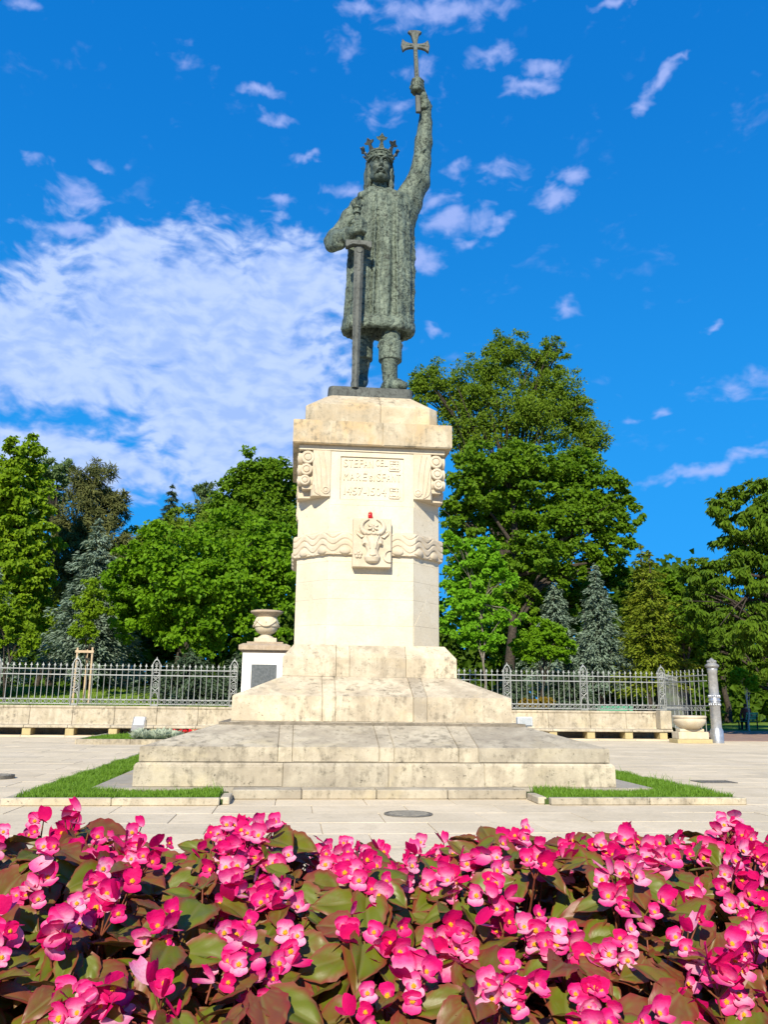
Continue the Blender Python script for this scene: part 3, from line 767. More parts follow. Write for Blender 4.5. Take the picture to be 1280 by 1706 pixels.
for cz in (5.11, 4.635):
    m_ = MB(); c0 = .375; r = .085; y0, y1 = PY-.024, PY
    for k in (-1, 1):
        m_.box(c0-r, c0+r, y0, y1, cz+k*r-.011, cz+k*r+.011); m_.box(c0+k*r-.011, c0+k*r+.011, y0+.001, y1, cz-r+.0115, cz+r-.0115)
        m_.box(c0-.014, c0+.014, y0, y1, cz-.012+k*.042, cz+.012+k*.042); m_.box(c0-.012+k*.042, c0+.012+k*.042, y0, y1, cz-.014, cz+.014)
        for j in (-1, 1): m_.disc_y(c0+k*.044, cz+j*.044, .026, y0, y1, 12, .006)
    m_.obj('ornament', M['shaft'], ins)

# red votive lantern on the plaque
cl = thing('votive_candle', (-.03, -1.29, 4.15), 'small red glass votive lantern standing on top of the carved bull head plaque', 'candle')
MB().lathe([(.026, 4.153-4.153), (.036, .006), (.038, .06), (.034, .088), (.028, .094)], (-.03, -1.29, 4.153), 20).obj('glass', M['redglass'], cl)
MB().lathe([(.032, .0), (.034, .006), (.028, .02), (.010, .032), (.003, .033)], (-.03, -1.29, 4.249), 20).obj('cap', plain_mat('gilt_lid', (.5, .08, .05), (.7, .12, .08), 12, .35, .3), cl)
m_ = MB()
for k in range(4):
    a = math.pi/4+k*math.pi/2; m_.tube([(-.03+.04*math.cos(a), -1.29+.04*math.sin(a), 4.152), (-.03+.041*math.cos(a), -1.29+.041*math.sin(a), 4.252)], .004, 5)
m_.obj('holder', plain_mat('red_plastic', (.45, .02, .02), (.55, .03, .03), 5, .4), cl)
# ------------------------------------------------------------------ the bronze king
def bronze_mat(name, hi, lo, dk, sc=1.0, bstr=.7):
    m, t = new_mat(name); P = pos(t)
    n1 = t.noise(P, 2.0*sc, 5, .6, .5); n2 = t.noise(P, 12*sc, 6, .7, .6)
    streak = t.noise(t.vm('MULTIPLY', P, (9*sc, 9*sc, 1.1*sc)), 1.0, 6, .7, .3)
    vor = t.n('ShaderNodeTexNoise', None, Vector=P, Scale=8.5*sc, Detail=3.0, Roughness=.5, Distortion=2.2).outputs[0]
    c = t.mix(t.step(t.m('ADD', t.m('MULTIPLY', n1, .45), t.m('MULTIPLY', streak, .55)), .40, .62), lo, hi)
    c = t.mix(t.step(t.m('ADD', t.m('MULTIPLY', n2, .5), t.m('MULTIPLY', vor, .5)), .53, .38, .0, .85), c, dk)
    h = t.m('ADD', t.m('MULTIPLY', vor, 1.0), t.m('MULTIPLY', n2, .5))
    finish(t, pbsdf(t, c, .62, .15, .35, bump(t, h, bstr, .045)))
    return m
M['bronze'] = bronze_mat('weathered_green_bronze', (.175, .215, .165), (.074, .097, .076), (.016, .021, .017))
M['face_bronze'] = bronze_mat('smooth_green_bronze', (.10, .128, .105), (.06, .08, .066), (.022, .03, .026), 1.0, .15)
M['dark_bronze'] = bronze_mat('dark_brown_bronze', (.105, .115, .105), (.07, .078, .072), (.035, .038, .035), 1.0, .12)

king = thing('bronze_statue', (.15, 0, 6.47), 'green bronze statue of a crowned king in long coat raising a cross', 'statue')
def brocade(X, Y, Z):
    q = np.sin(11*X+1.8*np.sin(7*Z+2*Y))*np.sin(9*Z+1.7*np.sin(8*X+1.0)+3*Y)
    q2 = np.sin(31*X+2.5*np.sin(17*Z))*np.sin(27*Z+2.2*np.sin(23*X+9*Y))
    return .007*np.tanh(3*q)+.006*q2
def make_body():
    f = Field((-1.02, -.98, 6.62), (1.36, .74, 13.72), .0148)
    # ---- coat: an upright hollow of oval section
    HZ = 8.0
    lv = np.array([7.86, 7.95, 8.05, 8.2, 8.6, 9.2, 9.8, 10.3, 10.6, 10.80, 10.92, 11.00])
    la = np.array([.60, .63, .645, .64, .635, .63, .625, .61, .57, .49, .36, .22])
    lb = np.array([.46, .50, .51, .50, .48, .45, .42, .43, .42, .37, .30, .2])
    lx = np.array([.18, .18, .18, .195, .21, .225, .23, .22, .20, .19, .18, .18])
    sl_, (X, Y, Z) = f.win((-.75, -.75, HZ-.06), (1.1, .7, 11.2))
    a = np.interp(Z, lv, la); b = np.interp(Z, lv, lb); cx = np.interp(Z, lv, lx)
    th = np.arctan2(Y, X-cx)
    fold = np.interp(Z, [7.9, 9.2, 10.5, 11], [.036, .030, .014, 0])*(np.cos(8*th+.5*np.sin(1.2*Z))+.7*np.cos(15*th+1.3+.3*np.sin(1.7*Z)))
    a = a+fold; b = b+fold
    p = 2.5
    q = (np.abs((X-cx)/a)**p+np.abs(Y/b)**p)**(1/p)
    D = (q-1)*np.minimum(a, b)
    D = np.maximum(D, np.maximum(HZ+.012*np.sin(9*th)+.16*(Y+.45)-Z, Z-11.0))
    f.blend(sl_, D.astype(np.float32), 0)
    # fur hem
    rngp = np.random.default_rng(3)
    for k in range(110):
        t_ = 2*math.pi*k/110; aa, bb = .625, .475
        x = .18+aa*abs(math.cos(t_))**(2/p)*math.copysign(1, math.cos(t_)); y = bb*abs(math.sin(t_))**(2/p)*math.copysign(1, math.sin(t_))
        r = rngp.uniform(.046, .056)
        hz = HZ+.16*(y+.45); f.cap((x, y, hz+.035), (x*1.0, y*.985, hz+.17), r, r*.8, .06)
    # hollow under the hem
    f.box((.18, .02, 7.96), (.53, .37, .38), .25, .03, True)
    # front opening, fur borders and panel edges
    front = lambda x, z: -np.interp(z, lv, lb)*(max(0, 1-abs((x-.2)/np.interp(z, lv, la))**p))**(1/p)
    for x0, x1, r in ((.275, .255, .020), (.075, .03, .026), (.47, .50, .026), (-.18, -.26, .018), (.70, .76, .018)):
        zs_ = np.linspace(8.12, 10.75, 16); pts = [(x1+(x0-x1)*(z-8.1)/2.6*.8+.004*math.sin(5*z), front(x1+(x0-x1)*(z-8.1)/2.6*.8, z)-.004, z) for z in zs_]
        f.chain(pts, [r]*16, .02)
    # broad fur collar falling over the shoulders
    for x0, z0, x1, z1, r in ((.0, 10.93, -.22, 10.74, .085), (.34, 10.93, .52, 10.80, .085), (-.04, 10.84, .10, 10.45, .06), (.38, 10.84, .28, 10.42, .06), (.02, 10.90, .32, 10.90, .06)):
        f.cap((x0, -.26, z0), (x1, -.33, z1), r, r*.85, .06)
    # ---- shoulders and upper arms
    f.ell((-.19, .0, 10.66), (.22, .27, .24), .10); f.ell((.58, .0, 10.74), (.30, .31, .30), .12)
    # right arm (viewer's left) bent onto the sword
    el_ = W(559, 394, -.12); wr = W(577, 391, -.52); ha = W(599, 384, -.70)
    f.chain([(-.20, -.02, 10.66), W(582, 362, -.06), W(570, 383, -.08), el_], [.20, .155, .15, .15], .05)
    f.chain([el_, W(566, 399, -.34), wr], [.15, .16, .125], .05)
    f.cap(W(553, 409, -.14), W(567, 406, -.40), .135, .11, .05)
    f.cap(W(549, 402, -.10), W(556, 396, -.1), .115, .125, .05)
    for k in range(4): f.cap(W(550+k*6, 399-k*2, -.2-.09*k), W(553+k*6, 416-k*2, -.2-.09*k), .022, .018, .02)
    f.cap(W(579, 385, -.60), W(579, 398, -.58), .085, .085, .03)
    # fist round the grip
    f.cap(W(582, 391, -.60), W(594, 384, -.74), .105, .110, .05)
    f.ell(W(596, 385, -.74), (.11, .12, .115), .04)
    for k in range(4):
        z = ha[2]+.095-.062*k; x = ha[0]-.02; y = -.74
        f.chain([(x-.07, y-.075, z-.012), (x+.035, y-.135, z), (x+.115, y-.085, z-.005), (x+.095, y+.01, z-.01)], [.038, .040, .036, .03], .010)
    f.chain([(ha[0]-.12, -.80, ha[2]+.10), (ha[0]-.02, -.83, ha[2]+.165), (ha[0]+.06, -.82, ha[2]+.15)], [.045, .042, .036], .015)
    # left arm (viewer's right) raised with the cross
    A = [(.60, .02, 10.70), W(697, 303, 0), W(703, 270, -.03), W(706, 236, -.10), W(709, 205, -.16), W(709, 182, -.22)]
    f.chain(A, [.29, .235, .185, .175, .135, .115], .05)
    f.chain([(.70, .03, 10.35), W(688, 340, 0), W(697, 300, 0.02)], [.17, .17, .15], .08)
    for (p0, p1, p2, r) in (((690, 300), (700, 285), (712, 262), .030), ((694, 262), (706, 250), (716, 246), .028), ((697, 232), (706, 222), (717, 226), .030), ((699, 212), (708, 216), (718, 205), .024), ((688, 318), (699, 300), (708, 280), .028), ((700, 250), (708, 235), (714, 215), .022)):
        f.chain([W(*p0, -.17), W(*p1, -.25), W(*p2, -.15)], [r*.6, r, r*.6], .02)
    f.chain([W(699, 180, -.30), W(709, 178, -.34), W(718, 177, -.24)], [.035, .040, .035], .015)
    f.cap(W(709, 181, -.22), W(708, 175, -.24), .128, .128, .02)
    # hand
    f.chain([W(708, 176, -.24), W(704, 163, -.30), W(699, 151, -.33)], [.085, .105, .115], .03)
    hc = W(696, 148, -.34)
    f.ell(hc, (.12, .12, .13), .03)
    for k in range(4):
        z = hc[2]+.115-.068*k; x = hc[0]-.01
        f.chain([(x+.10, -.40, z+.01), (x+.02, -.475, z), (x-.085, -.455, z-.008), (x-.105, -.36, z-.012)], [.040, .042, .038, .032], .010)
    f.chain([(hc[0]-.06, -.32, hc[2]-.10), (hc[0]-.125, -.36, hc[2]+.0), (hc[0]-.10, -.38, hc[2]+.08)], [.045, .042, .034], .015)
    # ---- legs and boots
    f.chain([(.42, -.06, 8.3), W(651, 566, -.26), W(650, 590, -.33), W(649, 612, -.33), W(650, 630, -.32)], [.22, .165, .158, .145, .142], .03)
    f.chain([W(633, 577, -.30), W(650, 574, -.50), W(667, 577, -.30)], [.05]*3, .02)
    f.cyl(W(650.5, 586, -.31), .205, .185, .012); f.cyl(W(650.5, 577, -.31), .215, .03, .01)
    f.cyl(W(650, 603, -.32), .165, .03, .01)
    fb = W(645, 637, -.30); ft = W(668, 641, -.62)
    f.chain([(fb[0], -.25, 6.80), (fb[0]+.05, -.38, 6.83), (ft[0]-.06, -.56, 6.80), (ft[0]+.04, -.64, 6.775)], [.14, .155, .125, .085], .05)
    f.chain([(.02, .05, 8.3), W(606, 570, .04), W(603, 605, .06), W(601, 632, .10)], [.22, .17, .145, .13], .04)
    f.cyl(W(604, 586, .05), .185, .17, .012)
    f.chain([W(601, 636, .08), W(597, 641, -.20), W(594, 643, -.34)], [.14, .13, .09], .05)
    # ---- neck
    f.cap((.17, .03, 10.75), (.17, -.02, 11.30), .175, .15, .05)
    # brocade relief on the cloth only
    sl_, (X, Y, Z) = f.win((-.9, -.98, 8.12), (1.3, .74, 13.0), 0)
    w_ = np.clip((Z-8.1)/.1, 0, 1)*np.clip((10.95-Z)/.15, 0, 1)*np.clip((X+.50)/.08, 0, 1)*np.clip((Y+.62)/.06, 0, 1)
    w2 = np.clip((12.85-Z)/.1, 0, 1)*np.clip((Z-10.8)/.2, 0, 1)*.55
    f.F[sl_] -= ((w_+w2)*brocade(X, Y, Z)).astype(np.float32)
    sl_, (X, Y, Z) = f.win((-.9, -.98, 7.7), (1.3, .74, 8.12), 0)
    f.F[sl_] -= (.010*np.sin(38*X+3*np.sin(20*Z))*np.sin(34*Y+16*Z)*np.ones_like(Z)).astype(np.float32)
    return f.surface()
V, Q = make_body(); me = np_mesh('body', V, Q, M['bronze'], True); body = link('body', me, king)

def make_head():
    f = Field((-.24, -.60, 10.92), (.60, .34, 12.0), .0078)
    cx = .165
    f.ell((cx, -.06, 11.66), (.215, .265, .285), .0)                       # skull
    f.ell((cx, -.135, 11.46), (.185, .205, .27), .06)                      # face
    f.ell((cx, -.245, 11.245), (.095, .085, .075), .06)                    # chin
    f.cap((cx-.135, -.10, 11.33), (cx-.06, -.25, 11.235), .07, .055, .05); f.cap((cx+.135, -.10, 11.33), (cx+.06, -.25, 11.235), .07, .055, .05)   # jaw
    f.cap((cx, -.01, 11.35), (cx, .02, 10.94), .14, .16, .04)             # neck
    for s in (-1, 1):
        f.ell((cx+s*.085, -.345, 11.555), (.062, .075, .042), .03, True)   # sockets
        f.ell((cx+s*.085, -.275, 11.550), (.046, .042, .034), .01)         # eyeballs
        f.chain([(cx+s*.045, -.312, 11.560), (cx+s*.085, -.326, 11.578), (cx+s*.13, -.292, 11.556)], [.010, .012, .010], .008)
        f.chain([(cx+s*.045, -.310, 11.532), (cx+s*.085, -.318, 11.520), (cx+s*.128, -.288, 11.536)], [.009, .010, .008], .008)
        f.chain([(cx+s*.03, -.345, 11.612), (cx+s*.09, -.345, 11.640), (cx+s*.155, -.270, 11.595)], [.024, .026, .018], .025)   # brows
        f.ell((cx+s*.115, -.265, 11.455), (.055, .05, .055), .05)          # cheek
        f.ell((cx+s*.032, -.372, 11.415), (.026, .03, .024), .015)         # nostril wing
        f.ell((cx+s*.020, -.392, 11.400), (.010, .016, .010), .008, True)
        f.chain([(cx+s*.008, -.372, 11.368), (cx+s*.06, -.350, 11.345), (cx+s*.115, -.290, 11.285), (cx+s*.125, -.255, 11.225)], [.026, .030, .024, .012], .015)  # moustache
        # hair down to the shoulders, in locks
        for k, (dx, dy, r) in enumerate(((.205, -.06, .055), (.225, .03, .065), (.215, .12, .07), (.16, .19, .075))):
            f.chain([(cx+s*dx*.96, dy, 11.72), (cx+s*(dx+.012), dy, 11.50), (cx+s*(dx+.005+.01*math.sin(k)), dy+.01, 11.25), (cx+s*(dx+.02), dy+.02, 11.02)], [r*.8, r, r*.95, r*.75], .02)
    f.chain([(cx, -.315, 11.60), (cx, -.365, 11.52), (cx, -.425, 11.435), (cx, -.405, 11.415)], [.026, .024, .030, .026], .02)   # nose
    f.cap((cx-.045, -.335, 11.318), (cx+.045, -.335, 11.318), .020, .020, .012)   # lower lip
    f.cap((cx-.05, -.372, 11.340), (cx+.05, -.372, 11.340), .007, .007, .006, True)
    f.ell((cx, -.318, 11.245), (.055, .04, .040), .03)
    f.cap((cx-.02, .12, 11.4), (cx+.02, .18, 11.0), .17, .16, .05)
    sl_, (X, Y, Z) = f.win((-.24, -.6, 10.9), (.6, .34, 11.75), 0)
    hairw = np.clip((np.abs(X-cx)-.185)/.02, 0, 1)
    f.F[sl_] -= (hairw*.008*np.sin(62*X+46*Y+2.2*np.sin(15*Z))).astype(np.float32)
    return f.surface()
V, Q = make_head(); link('head', np_mesh('head', V, Q, M['face_bronze'], True), king)

# crown: band, lining and open lily points
crown = None
def make_crown():
    c = (.165, -.055); tilt = 0.0
    m_ = MB(); n = 48
    def ring(rx, ry, z): return [(c[0]+rx*math.cos(2*math.pi*i/n), c[1]+ry*math.sin(2*math.pi*i/n), z) for i in range(n)]
    prof = [(.245, .288, 11.66), (.262, .305, 11.66), (.264, .307, 11.70), (.252, .295, 11.705), (.256, .299, 11.775), (.270, .313, 11.78), (.274, .317, 11.815), (.255, .298, 11.82), (.235, .278, 11.82)]
    m_.stack([ring(*p) for p in prof], False)
    for k in range(16):
        a = 2*math.pi*k/16; p = (c[0]+.258*math.cos(a), c[1]+.30*math.sin(a), 11.74)
        m_.ball(p, (.026, .026, .024), 8, 6)
    cr = m_.obj('crown', M['bronze'], king)
    for k in range(8):
        a = -math.pi/2+k*math.pi/4
        u = Vector((math.cos(a), math.sin(a), 0)); s = Vector((-math.sin(a), math.cos(a), 0))
        b0 = Vector((c[0]+.250*math.cos(a), c[1]+.29*math.sin(a), 11.80))
        up = (Vector((0, 0, 1))+u*.52).normalized(); H = .28 if k == 0 else .24
        P2 = [(-.062, 0), (.062, 0), (.030, .36), (.030, .52), (.092, .60), (.112, .74), (.058, .76), (.032, .84), (0, 1.0), (-.032, .84), (-.058, .76), (-.112, .74), (-.092, .60), (-.030, .52), (-.030, .36)]
        nrm = up.cross(s); L = []
        for dn in (-.016, .016): L.append([tuple(b0+s*x+up*(y*H)+nrm*dn+u*(.03*y*y)) for x, y in P2])
        n_ = len(P2); q = MB(); q.add(L[0]+L[1], [tuple(range(n_))[::-1], tuple(range(n_, 2*n_))]+[(i, (i+1) % n_, n_+(i+1) % n_, n_+i) for i in range(n_)])
        q.obj('crown_point', M['dark_bronze'] if k else M['bronze'], cr)  # all points but the front one are darker: shade put into the colour
    return cr
crown = make_crown()

# sword: blade, guard, grip with crown pommel
sw = MB(); yS = -.74
zt, zb = W(598, 408, yS)[2], 6.66
xt, xb = W(598.5, 415, yS)[0], W(591.5, 643, yS)[0]
w0, w1, w2 = .090, .080, .062
sec = lambda x, w, z: [(x-w, yS, z), (x-w*.35, yS-.030, z), (x+w*.35, yS-.030, z), (x+w, yS, z), (x+w*.35, yS+.030, z), (x-w*.35, yS+.030, z)]
xm = xt+(xb-xt)*.45; zm = zt+(zb-zt)*.45
sw.stack([sec(xb, w2, zb), sec(xt+(xb-xt)*.75, .070, zt+(zb-zt)*.75), sec(xm, w1, zm), sec(xt, w0, zt)])
sword = sw.obj('sword_blade', M['dark_bronze'], king)
gy = yS-.055; gz = W(598, 404, gy)[2]; gx0, gx1 = W(576, 400, gy)[0], W(620, 404, gy)[0]; gc = (gx0+gx1)/2
m_ = MB(); m_.prism([(gx0, gz-.085), (gx0+.03, gz-.105), (gx0+.14, gz-.045), (gc, gz-.052), (gx1-.14, gz-.045), (gx1-.03, gz-.105), (gx1, gz-.085), (gx1, gz+.04), (gc, gz+.052), (gx0, gz+.04)], 1, gy-.02, gy+.115)
m_.obj('guard', M['dark_bronze'], sword, .012)
m_ = MB(); m_.disc_y(xt+.004, gz-.14, .055, yS-.040, yS, 20, .006); m_.obj('boss', M['dark_bronze'], sword)
gt = W(595, 350, -.74)
m_ = MB(); m_.tube([(xt+.0, -.74, gz), (gt[0], -.74, gt[2])], [.052, .046], 12); m_.obj('grip', M['bronze'], sword)
m_ = MB(); m_.lathe([(.05, -.09), (.075, -.075), (.078, -.05), (.055, -.04), (.06, .02), (.085, .03), (.09, .05), (.06, .055)], (gt[0], -.74, gt[2]), 16, False)
for k in range(6):
    a = k*math.pi/3; p = Vector((gt[0], -.74, gt[2]+.05)); u = Vector((math.cos(a), math.sin(a), 0)); s = Vector((-u.y, u.x, 0))
    q = [p+u*.075-s*.03, p+u*.075+s*.03, p+u*.105+s*.036+Vector((0, 0, .06)), p+u*.115+Vector((0, 0, .13)), p+u*.105-s*.036+Vector((0, 0, .06))]
    m_.add([tuple(v) for v in q]+[tuple(v-u*.02) for v in q], [(0, 1, 2, 3, 4), (9, 8, 7, 6, 5)]+[(i, 5+i, 5+(i+1) % 5, (i+1) % 5) for i in range(5)])
m_.obj('pommel', M['bronze'], sword)

# the raised cross
yC = -.36
top, bot = W(691, 52, yC), W(697.5, 188, yC); up = Vector(top-bot); Lc = up.length; up.normalize(); sd = Vector((up.z, 0, -up.x)); o0 = Vector(bot)
def cp(u, v): return tuple((o0+sd*u+up*v)[i] for i in (0, 2))
zc = Vector(W(692, 77.5, yC)-bot).dot(up); k = .062; hw = .275; ht = Lc-zc
fl = lambda: None
P = [cp(-.052, 0), cp(.052, 0), cp(.040, zc-.05), cp(.12, zc-.058), cp(.20, zc-.085), cp(hw-.01, zc-.15), cp(hw+.02, zc), cp(hw-.01, zc+.15), cp(.20, zc+.085), cp(.12, zc+.058), cp(.042, zc+.05),
     cp(.055, zc+.13), cp(.085, zc+ht*.72), cp(.15, zc+ht-.035), cp(.10, zc+ht), cp(0, zc+ht+.008), cp(-.10, zc+ht), cp(-.15, zc+ht-.035), cp(-.085, zc+ht*.72), cp(-.055, zc+.13), cp(-.042, zc+.05),
     cp(-.12, zc+.058), cp(-.20, zc+.085), cp(-hw+.01, zc+.15), cp(-hw-.02, zc), cp(-hw+.01, zc-.15), cp(-.20, zc-.085), cp(-.12, zc-.058), cp(-.040, zc-.05)]
m_ = MB(); m_.prism(P, 1, yC-.035, yC+.035); cross = m_.obj('cross', M['dark_bronze'], king, .012)
m_ = MB()
for a, b in (((-.20, zc), (-.075, zc)), ((.075, zc), (.20, zc)), ((0, zc+.075), (0, zc+ht*.8)), ((0, .75), (0, zc-.10))):
    A_, B_ = cp(*a), cp(*b); m_.tube([(A_[0], yC-.034, A_[1]), (B_[0], yC-.034, B_[1])], .012, 6)
o_ = m_.obj('raised_bar', M['bronze'], cross)

# bronze base plate with rounded corners
m_ = MB(); R = .10; P = []
for cx, cy, a0 in ((.76-R, .70-R, 0), (-.76+R, .70-R, 90), (-.76+R, -.72+R, 180), (.76-R, -.72+R, 270)):
    for k in range(6):
        a = math.radians(a0+18*k); P.append((cx+R*math.cos(a), cy+R*math.sin(a)))
m_.stack([[(x, y, 6.472) for x, y in P], [(x, y, 6.655) for x, y in P], [(x*.985, y*.985, 6.685) for x, y in P]])
m_.obj('base_plate', M['dark_bronze'], king, .008)
# ------------------------------------------------------------------ bench walls
WY0, WY1, WZ = 15.45, 16.25, 1.0
def bench_wall(name, x0, x1, joints, legs, label, endpost=False):
    t = thing(name, ((x0+x1)/2, WY0, 0), label, 'wall')
    xs = [x0]+joints+[x1]
    for a, b in zip(xs, xs[1:]):
        m_ = MB(); m_.prism([(WY0+.66, .0), (WY0+.64, .30), (WY0-.025, .30), (WY0-.02, .36), (WY0+.03, .42), (WY0+.05, .90), (WY0+.02, .93), (WY0+.02, .995), (WY1, .995), (WY1, 0)], 0, a+.005, b-.005)
        m_.obj('wall_panel', M['wall'], t, .012)
        m_ = MB(); m_.prism([(WY0-.50, .275), (WY0-.50, .335), (WY0-.48, .365), (WY0-.03, .375), (WY0-.03, .275)], 0, a+.006, b-.006)
        m_.obj('seat_slab', M['wall'], t, .012)
        m_ = MB(); m_.box(a+.005, b-.005, WY0-.72, WY0+.09, -.02, .035); m_.obj('plinth_stone', M['slab'], t, .008)
    for x in legs: MB().box(x-.14, x+.14, WY0-.45, WY0+.09, .037, .272).obj('seat_support', M['leg'], t, .008)
    if endpost: MB().box(x1-.42, x1+.0, WY0-.42, WY0-.035, .378, 1.02).obj('end_pier', M['wall'], t, .012)
    return t
lj = [W(p, 1200, WY0)[0] for p in (-95, -24, 47, 119, 189, 260, 329)]
ll = [W(p, 1215, WY0-.4)[0] for p in (-100, -30, 44, 116, 188, 258, 326)]
bench_wall('bench_wall', -17.5, -3.15, lj, ll, 'long pale stone wall with a low bench along it, left of the monument')
rj = [W(p, 1200, WY0)[0] for p in (915, 985, 1045)]
rl = [W(p, 1222, WY0-.4)[0] for p in (800, 860, 922, 985, 1048)]+[12.0]
bench_wall('bench_wall', 3.15, 12.35, rj, rl, 'pale stone wall with a low bench along it, right of the monument', True)

# ------------------------------------------------------------------ iron fences
picket_mesh = None
def picket(h0, h1):
    m_ = MB(); r = .0125
    m_.lathe([(r, h0), (r, h0+.14), (.024, h0+.16), (.018, h0+.22), (r, h0+.28), (r, h1-.20), (.022, h1-.185), (r, h1-.17), (r*.9, h1-.105), (.006, h1-.1)], (0, 0, 0), 6)
    # spear head
    P = [(-.045, h1-.095), (0, h1-.115), (.045, h1-.095), (.030, h1-.075), (0, h1), (-.030, h1-.075)]
    m_.prism(P, 1, -.011, .011)
    return m_
pk_short = picket(1.05, 2.45).mesh('picket', M['iron'])
pk_long = picket(.06, 2.45).mesh('picket', M['iron'])
def fence_post_mesh():
    m_ = MB(); w = .125; z0, z1 = 1.0, 2.44
    for s in (-1, 1): m_.box(s*w-.016 if s > 0 else -w-.0, s*w if s > 0 else -w+.016, -.05, .05, z0, z1)
    # pointed arch top
    P = [(-w, z1), (-w, z1+.03), (-w*.6, z1+.13), (0, z1+.20), (w*.6, z1+.13), (w, z1+.03), (w, z1), (w-.02, z1), (w*.5, z1+.095), (0, z1+.15), (-w*.5, z1+.095), (-w+.02, z1)]
    m_.prism(P, 1, -.05, .05)
    m_.prism([(-.022, z1+.18), (.022, z1+.18), (0, z1+.26)], 1, -.018, .018)
    return m_.mesh('fence_post', M['iron'])
def post_ornament_mesh():
    m_ = MB(); w = .11
    def bar(a, b, r=.012): m_.tube([(a[0], 0, a[1]), (b[0], 0, b[1])], r, 5)
    def loop(cx, cz, rx, rz, n=14, a0=0, a1=360):
        P = [(cx+rx*math.cos(math.radians(a0+(a1-a0)*i/n)), 0, cz+rz*math.sin(math.radians(a0+(a1-a0)*i/n))) for i in range(n+1)]
        m_.tube(P, .012, 5)
    for z in (1.02, 1.22): m_.box(-w, w, -.02, .02, z-.012, z+.012)
    for cx in (-.055, .055): loop(cx, 1.12, .05, .085)
    loop(0, 1.30, .095, .16, 10, 0, 180)
    bar((-w, 1.42), (w, 1.64)); bar((w, 1.42), (-w, 1.64))
    loop(0, 1.72, .075, .085); bar((-.05, 1.72), (.05, 1.72), .01); bar((0, 1.66), (0, 1.78), .01)
    bar((-w, 1.62), (0, 1.52)); bar((w, 1.62), (0, 1.52))
    bar((-w, 1.82), (w, 2.0)); bar((w, 1.82), (-w, 2.0))
    m_.tube([(0, 0, 1.95), (-.08, 0, 2.05), (-.095, 0, 2.12), (-.055, 0, 2.17), (0, 0, 2.13), (.055, 0, 2.17), (.095, 0, 2.12), (.08, 0, 2.05), (0, 0, 1.95)], .012, 5)
    bar((0, 2.14), (0, 2.46), .014); bar((-.05, 2.36), (.05, 2.36), .011); loop(0, 2.44, .04, .05)
    bar((-w, 2.22), (0, 2.30)); bar((w, 2.22), (0, 2.30))
    return m_.mesh('ornament', M['iron'])
post_me, orn_me = fence_post_mesh(), post_ornament_mesh()
def ring_mesh():
    m_ = MB(); m_.tube([(.062*math.cos(2*math.pi*i/12), 0, .060*math.sin(2*math.pi*i/12)) for i in range(13)], .010, 5, True, False); return m_.mesh('ring', M['iron'])
ring_me = ring_mesh()
def fence(x0, y0, x1, y1, posts, label, nper=13, long=False, group=None):
    L = math.hypot(x1-x0, y1-y0); ang = math.atan2(y1-y0, x1-x0)
    t = thing('iron_fence', ((x0+x1)/2, (y0+y1)/2, 0), label, 'fence', group)
    P = lambda s: Vector((x0+math.cos(ang)*s, y0+math.sin(ang)*s, 0))
    def put(name, me, s, z=0):
        o = link(name, me, t, P(s)+Vector((0, 0, z))); o.rotation_euler = (0, 0, ang); return o
    for s in posts:
        p = put('fence_post', post_me, s); q = link('ornament', orn_me, p, P(s)); q.location = (0, 0, 0)
    edges = sorted(set([0.0]+list(posts)+[L]))
    for z, h, d in ((2.235, .016, .016), (2.045, .016, .016), (1.215, .014, .014), (1.055, .014, .014)):
        m_ = MB(); m_.box(-L/2, L/2, -d, d, z-h, z+h)
        o = m_.obj('rail', M['iron'], t); o.location = P(L/2)-OFF[t.name]; o.rotation_euler = (0, 0, ang)
    for a, b in zip(edges, edges[1:]):
        span = b-a
        n = max(1, round(span/2.72*nper)) if not long else nper
        for k in range(n):
            s = a+span*(k+.75)/(n+.5); put('picket', pk_long if long else pk_short, s)
            if k < n-1: put('ring', ring_me, s+span/(n+.5)/2, 1.135)
    return t
FY = 15.95
lp = [W(p, 1120, FY)[0] for p in (-138, -6, 127, 260, 390)]
fence(lp[0]-2, FY, -3.2, FY, [p-(lp[0]-2) for p in lp], 'grey iron fence with spear tips on the wall left of the monument')
rp = [W(p, 1120, FY)[0] for p in (845, 972, 1102)]
fence(3.2, FY, rp[2]+.14, FY, [p-3.2 for p in rp], 'grey iron fence with spear tips on the wall right of the monument')
fence(rp[2]+.12, FY-.12, 12.80, 13.12, [], 'short iron fence panel reaching the ground between wall end and silver column', 9, True)
fence(12.6, 16.6, 17.5, 24.5, [], 'iron fence running back along the path behind the silver column', 26, True)

# silver cast column closing the fence
t = thing('iron_column', (12.96, 12.98, 0), 'round silver painted iron column with moulded cap at the end of the fence', 'column')
c = (12.96, 12.98, 0)
MB().lathe([(.215, 0), (.215, .40), (.20, .42), (.205, .44), (.185, .455), (.18, .48)], c, 32).obj('base', M['silver'], t)
MB().lathe([(.175, .48), (.165, 1.30), (.18, 1.31), (.185, 1.335), (.17, 1.36)], c, 32).obj('shaft', M['silver'], t)
m_ = MB(); m_.lathe([(.17, 1.36), (.20, 1.37), (.205, 1.40), (.175, 1.42), (.172, 1.50)], c, 32)
for k in range(14):
    a = 2*math.pi*k/14
    for z, dz in ((1.25, .05), (1.52, .06)): m_.ball((c[0]+.175*math.cos(a), c[1]+.175*math.sin(a), z), (.03, .03, dz), 8, 6)
m_.obj('collar', M['silver'], t)
MB().lathe([(.165, 1.47), (.150, 2.30), (.165, 2.31), (.165, 2.40), (.172, 2.42), (.172, 2.44), (.16, 2.45)], c, 32).obj('upper_shaft', M['silver'], t)
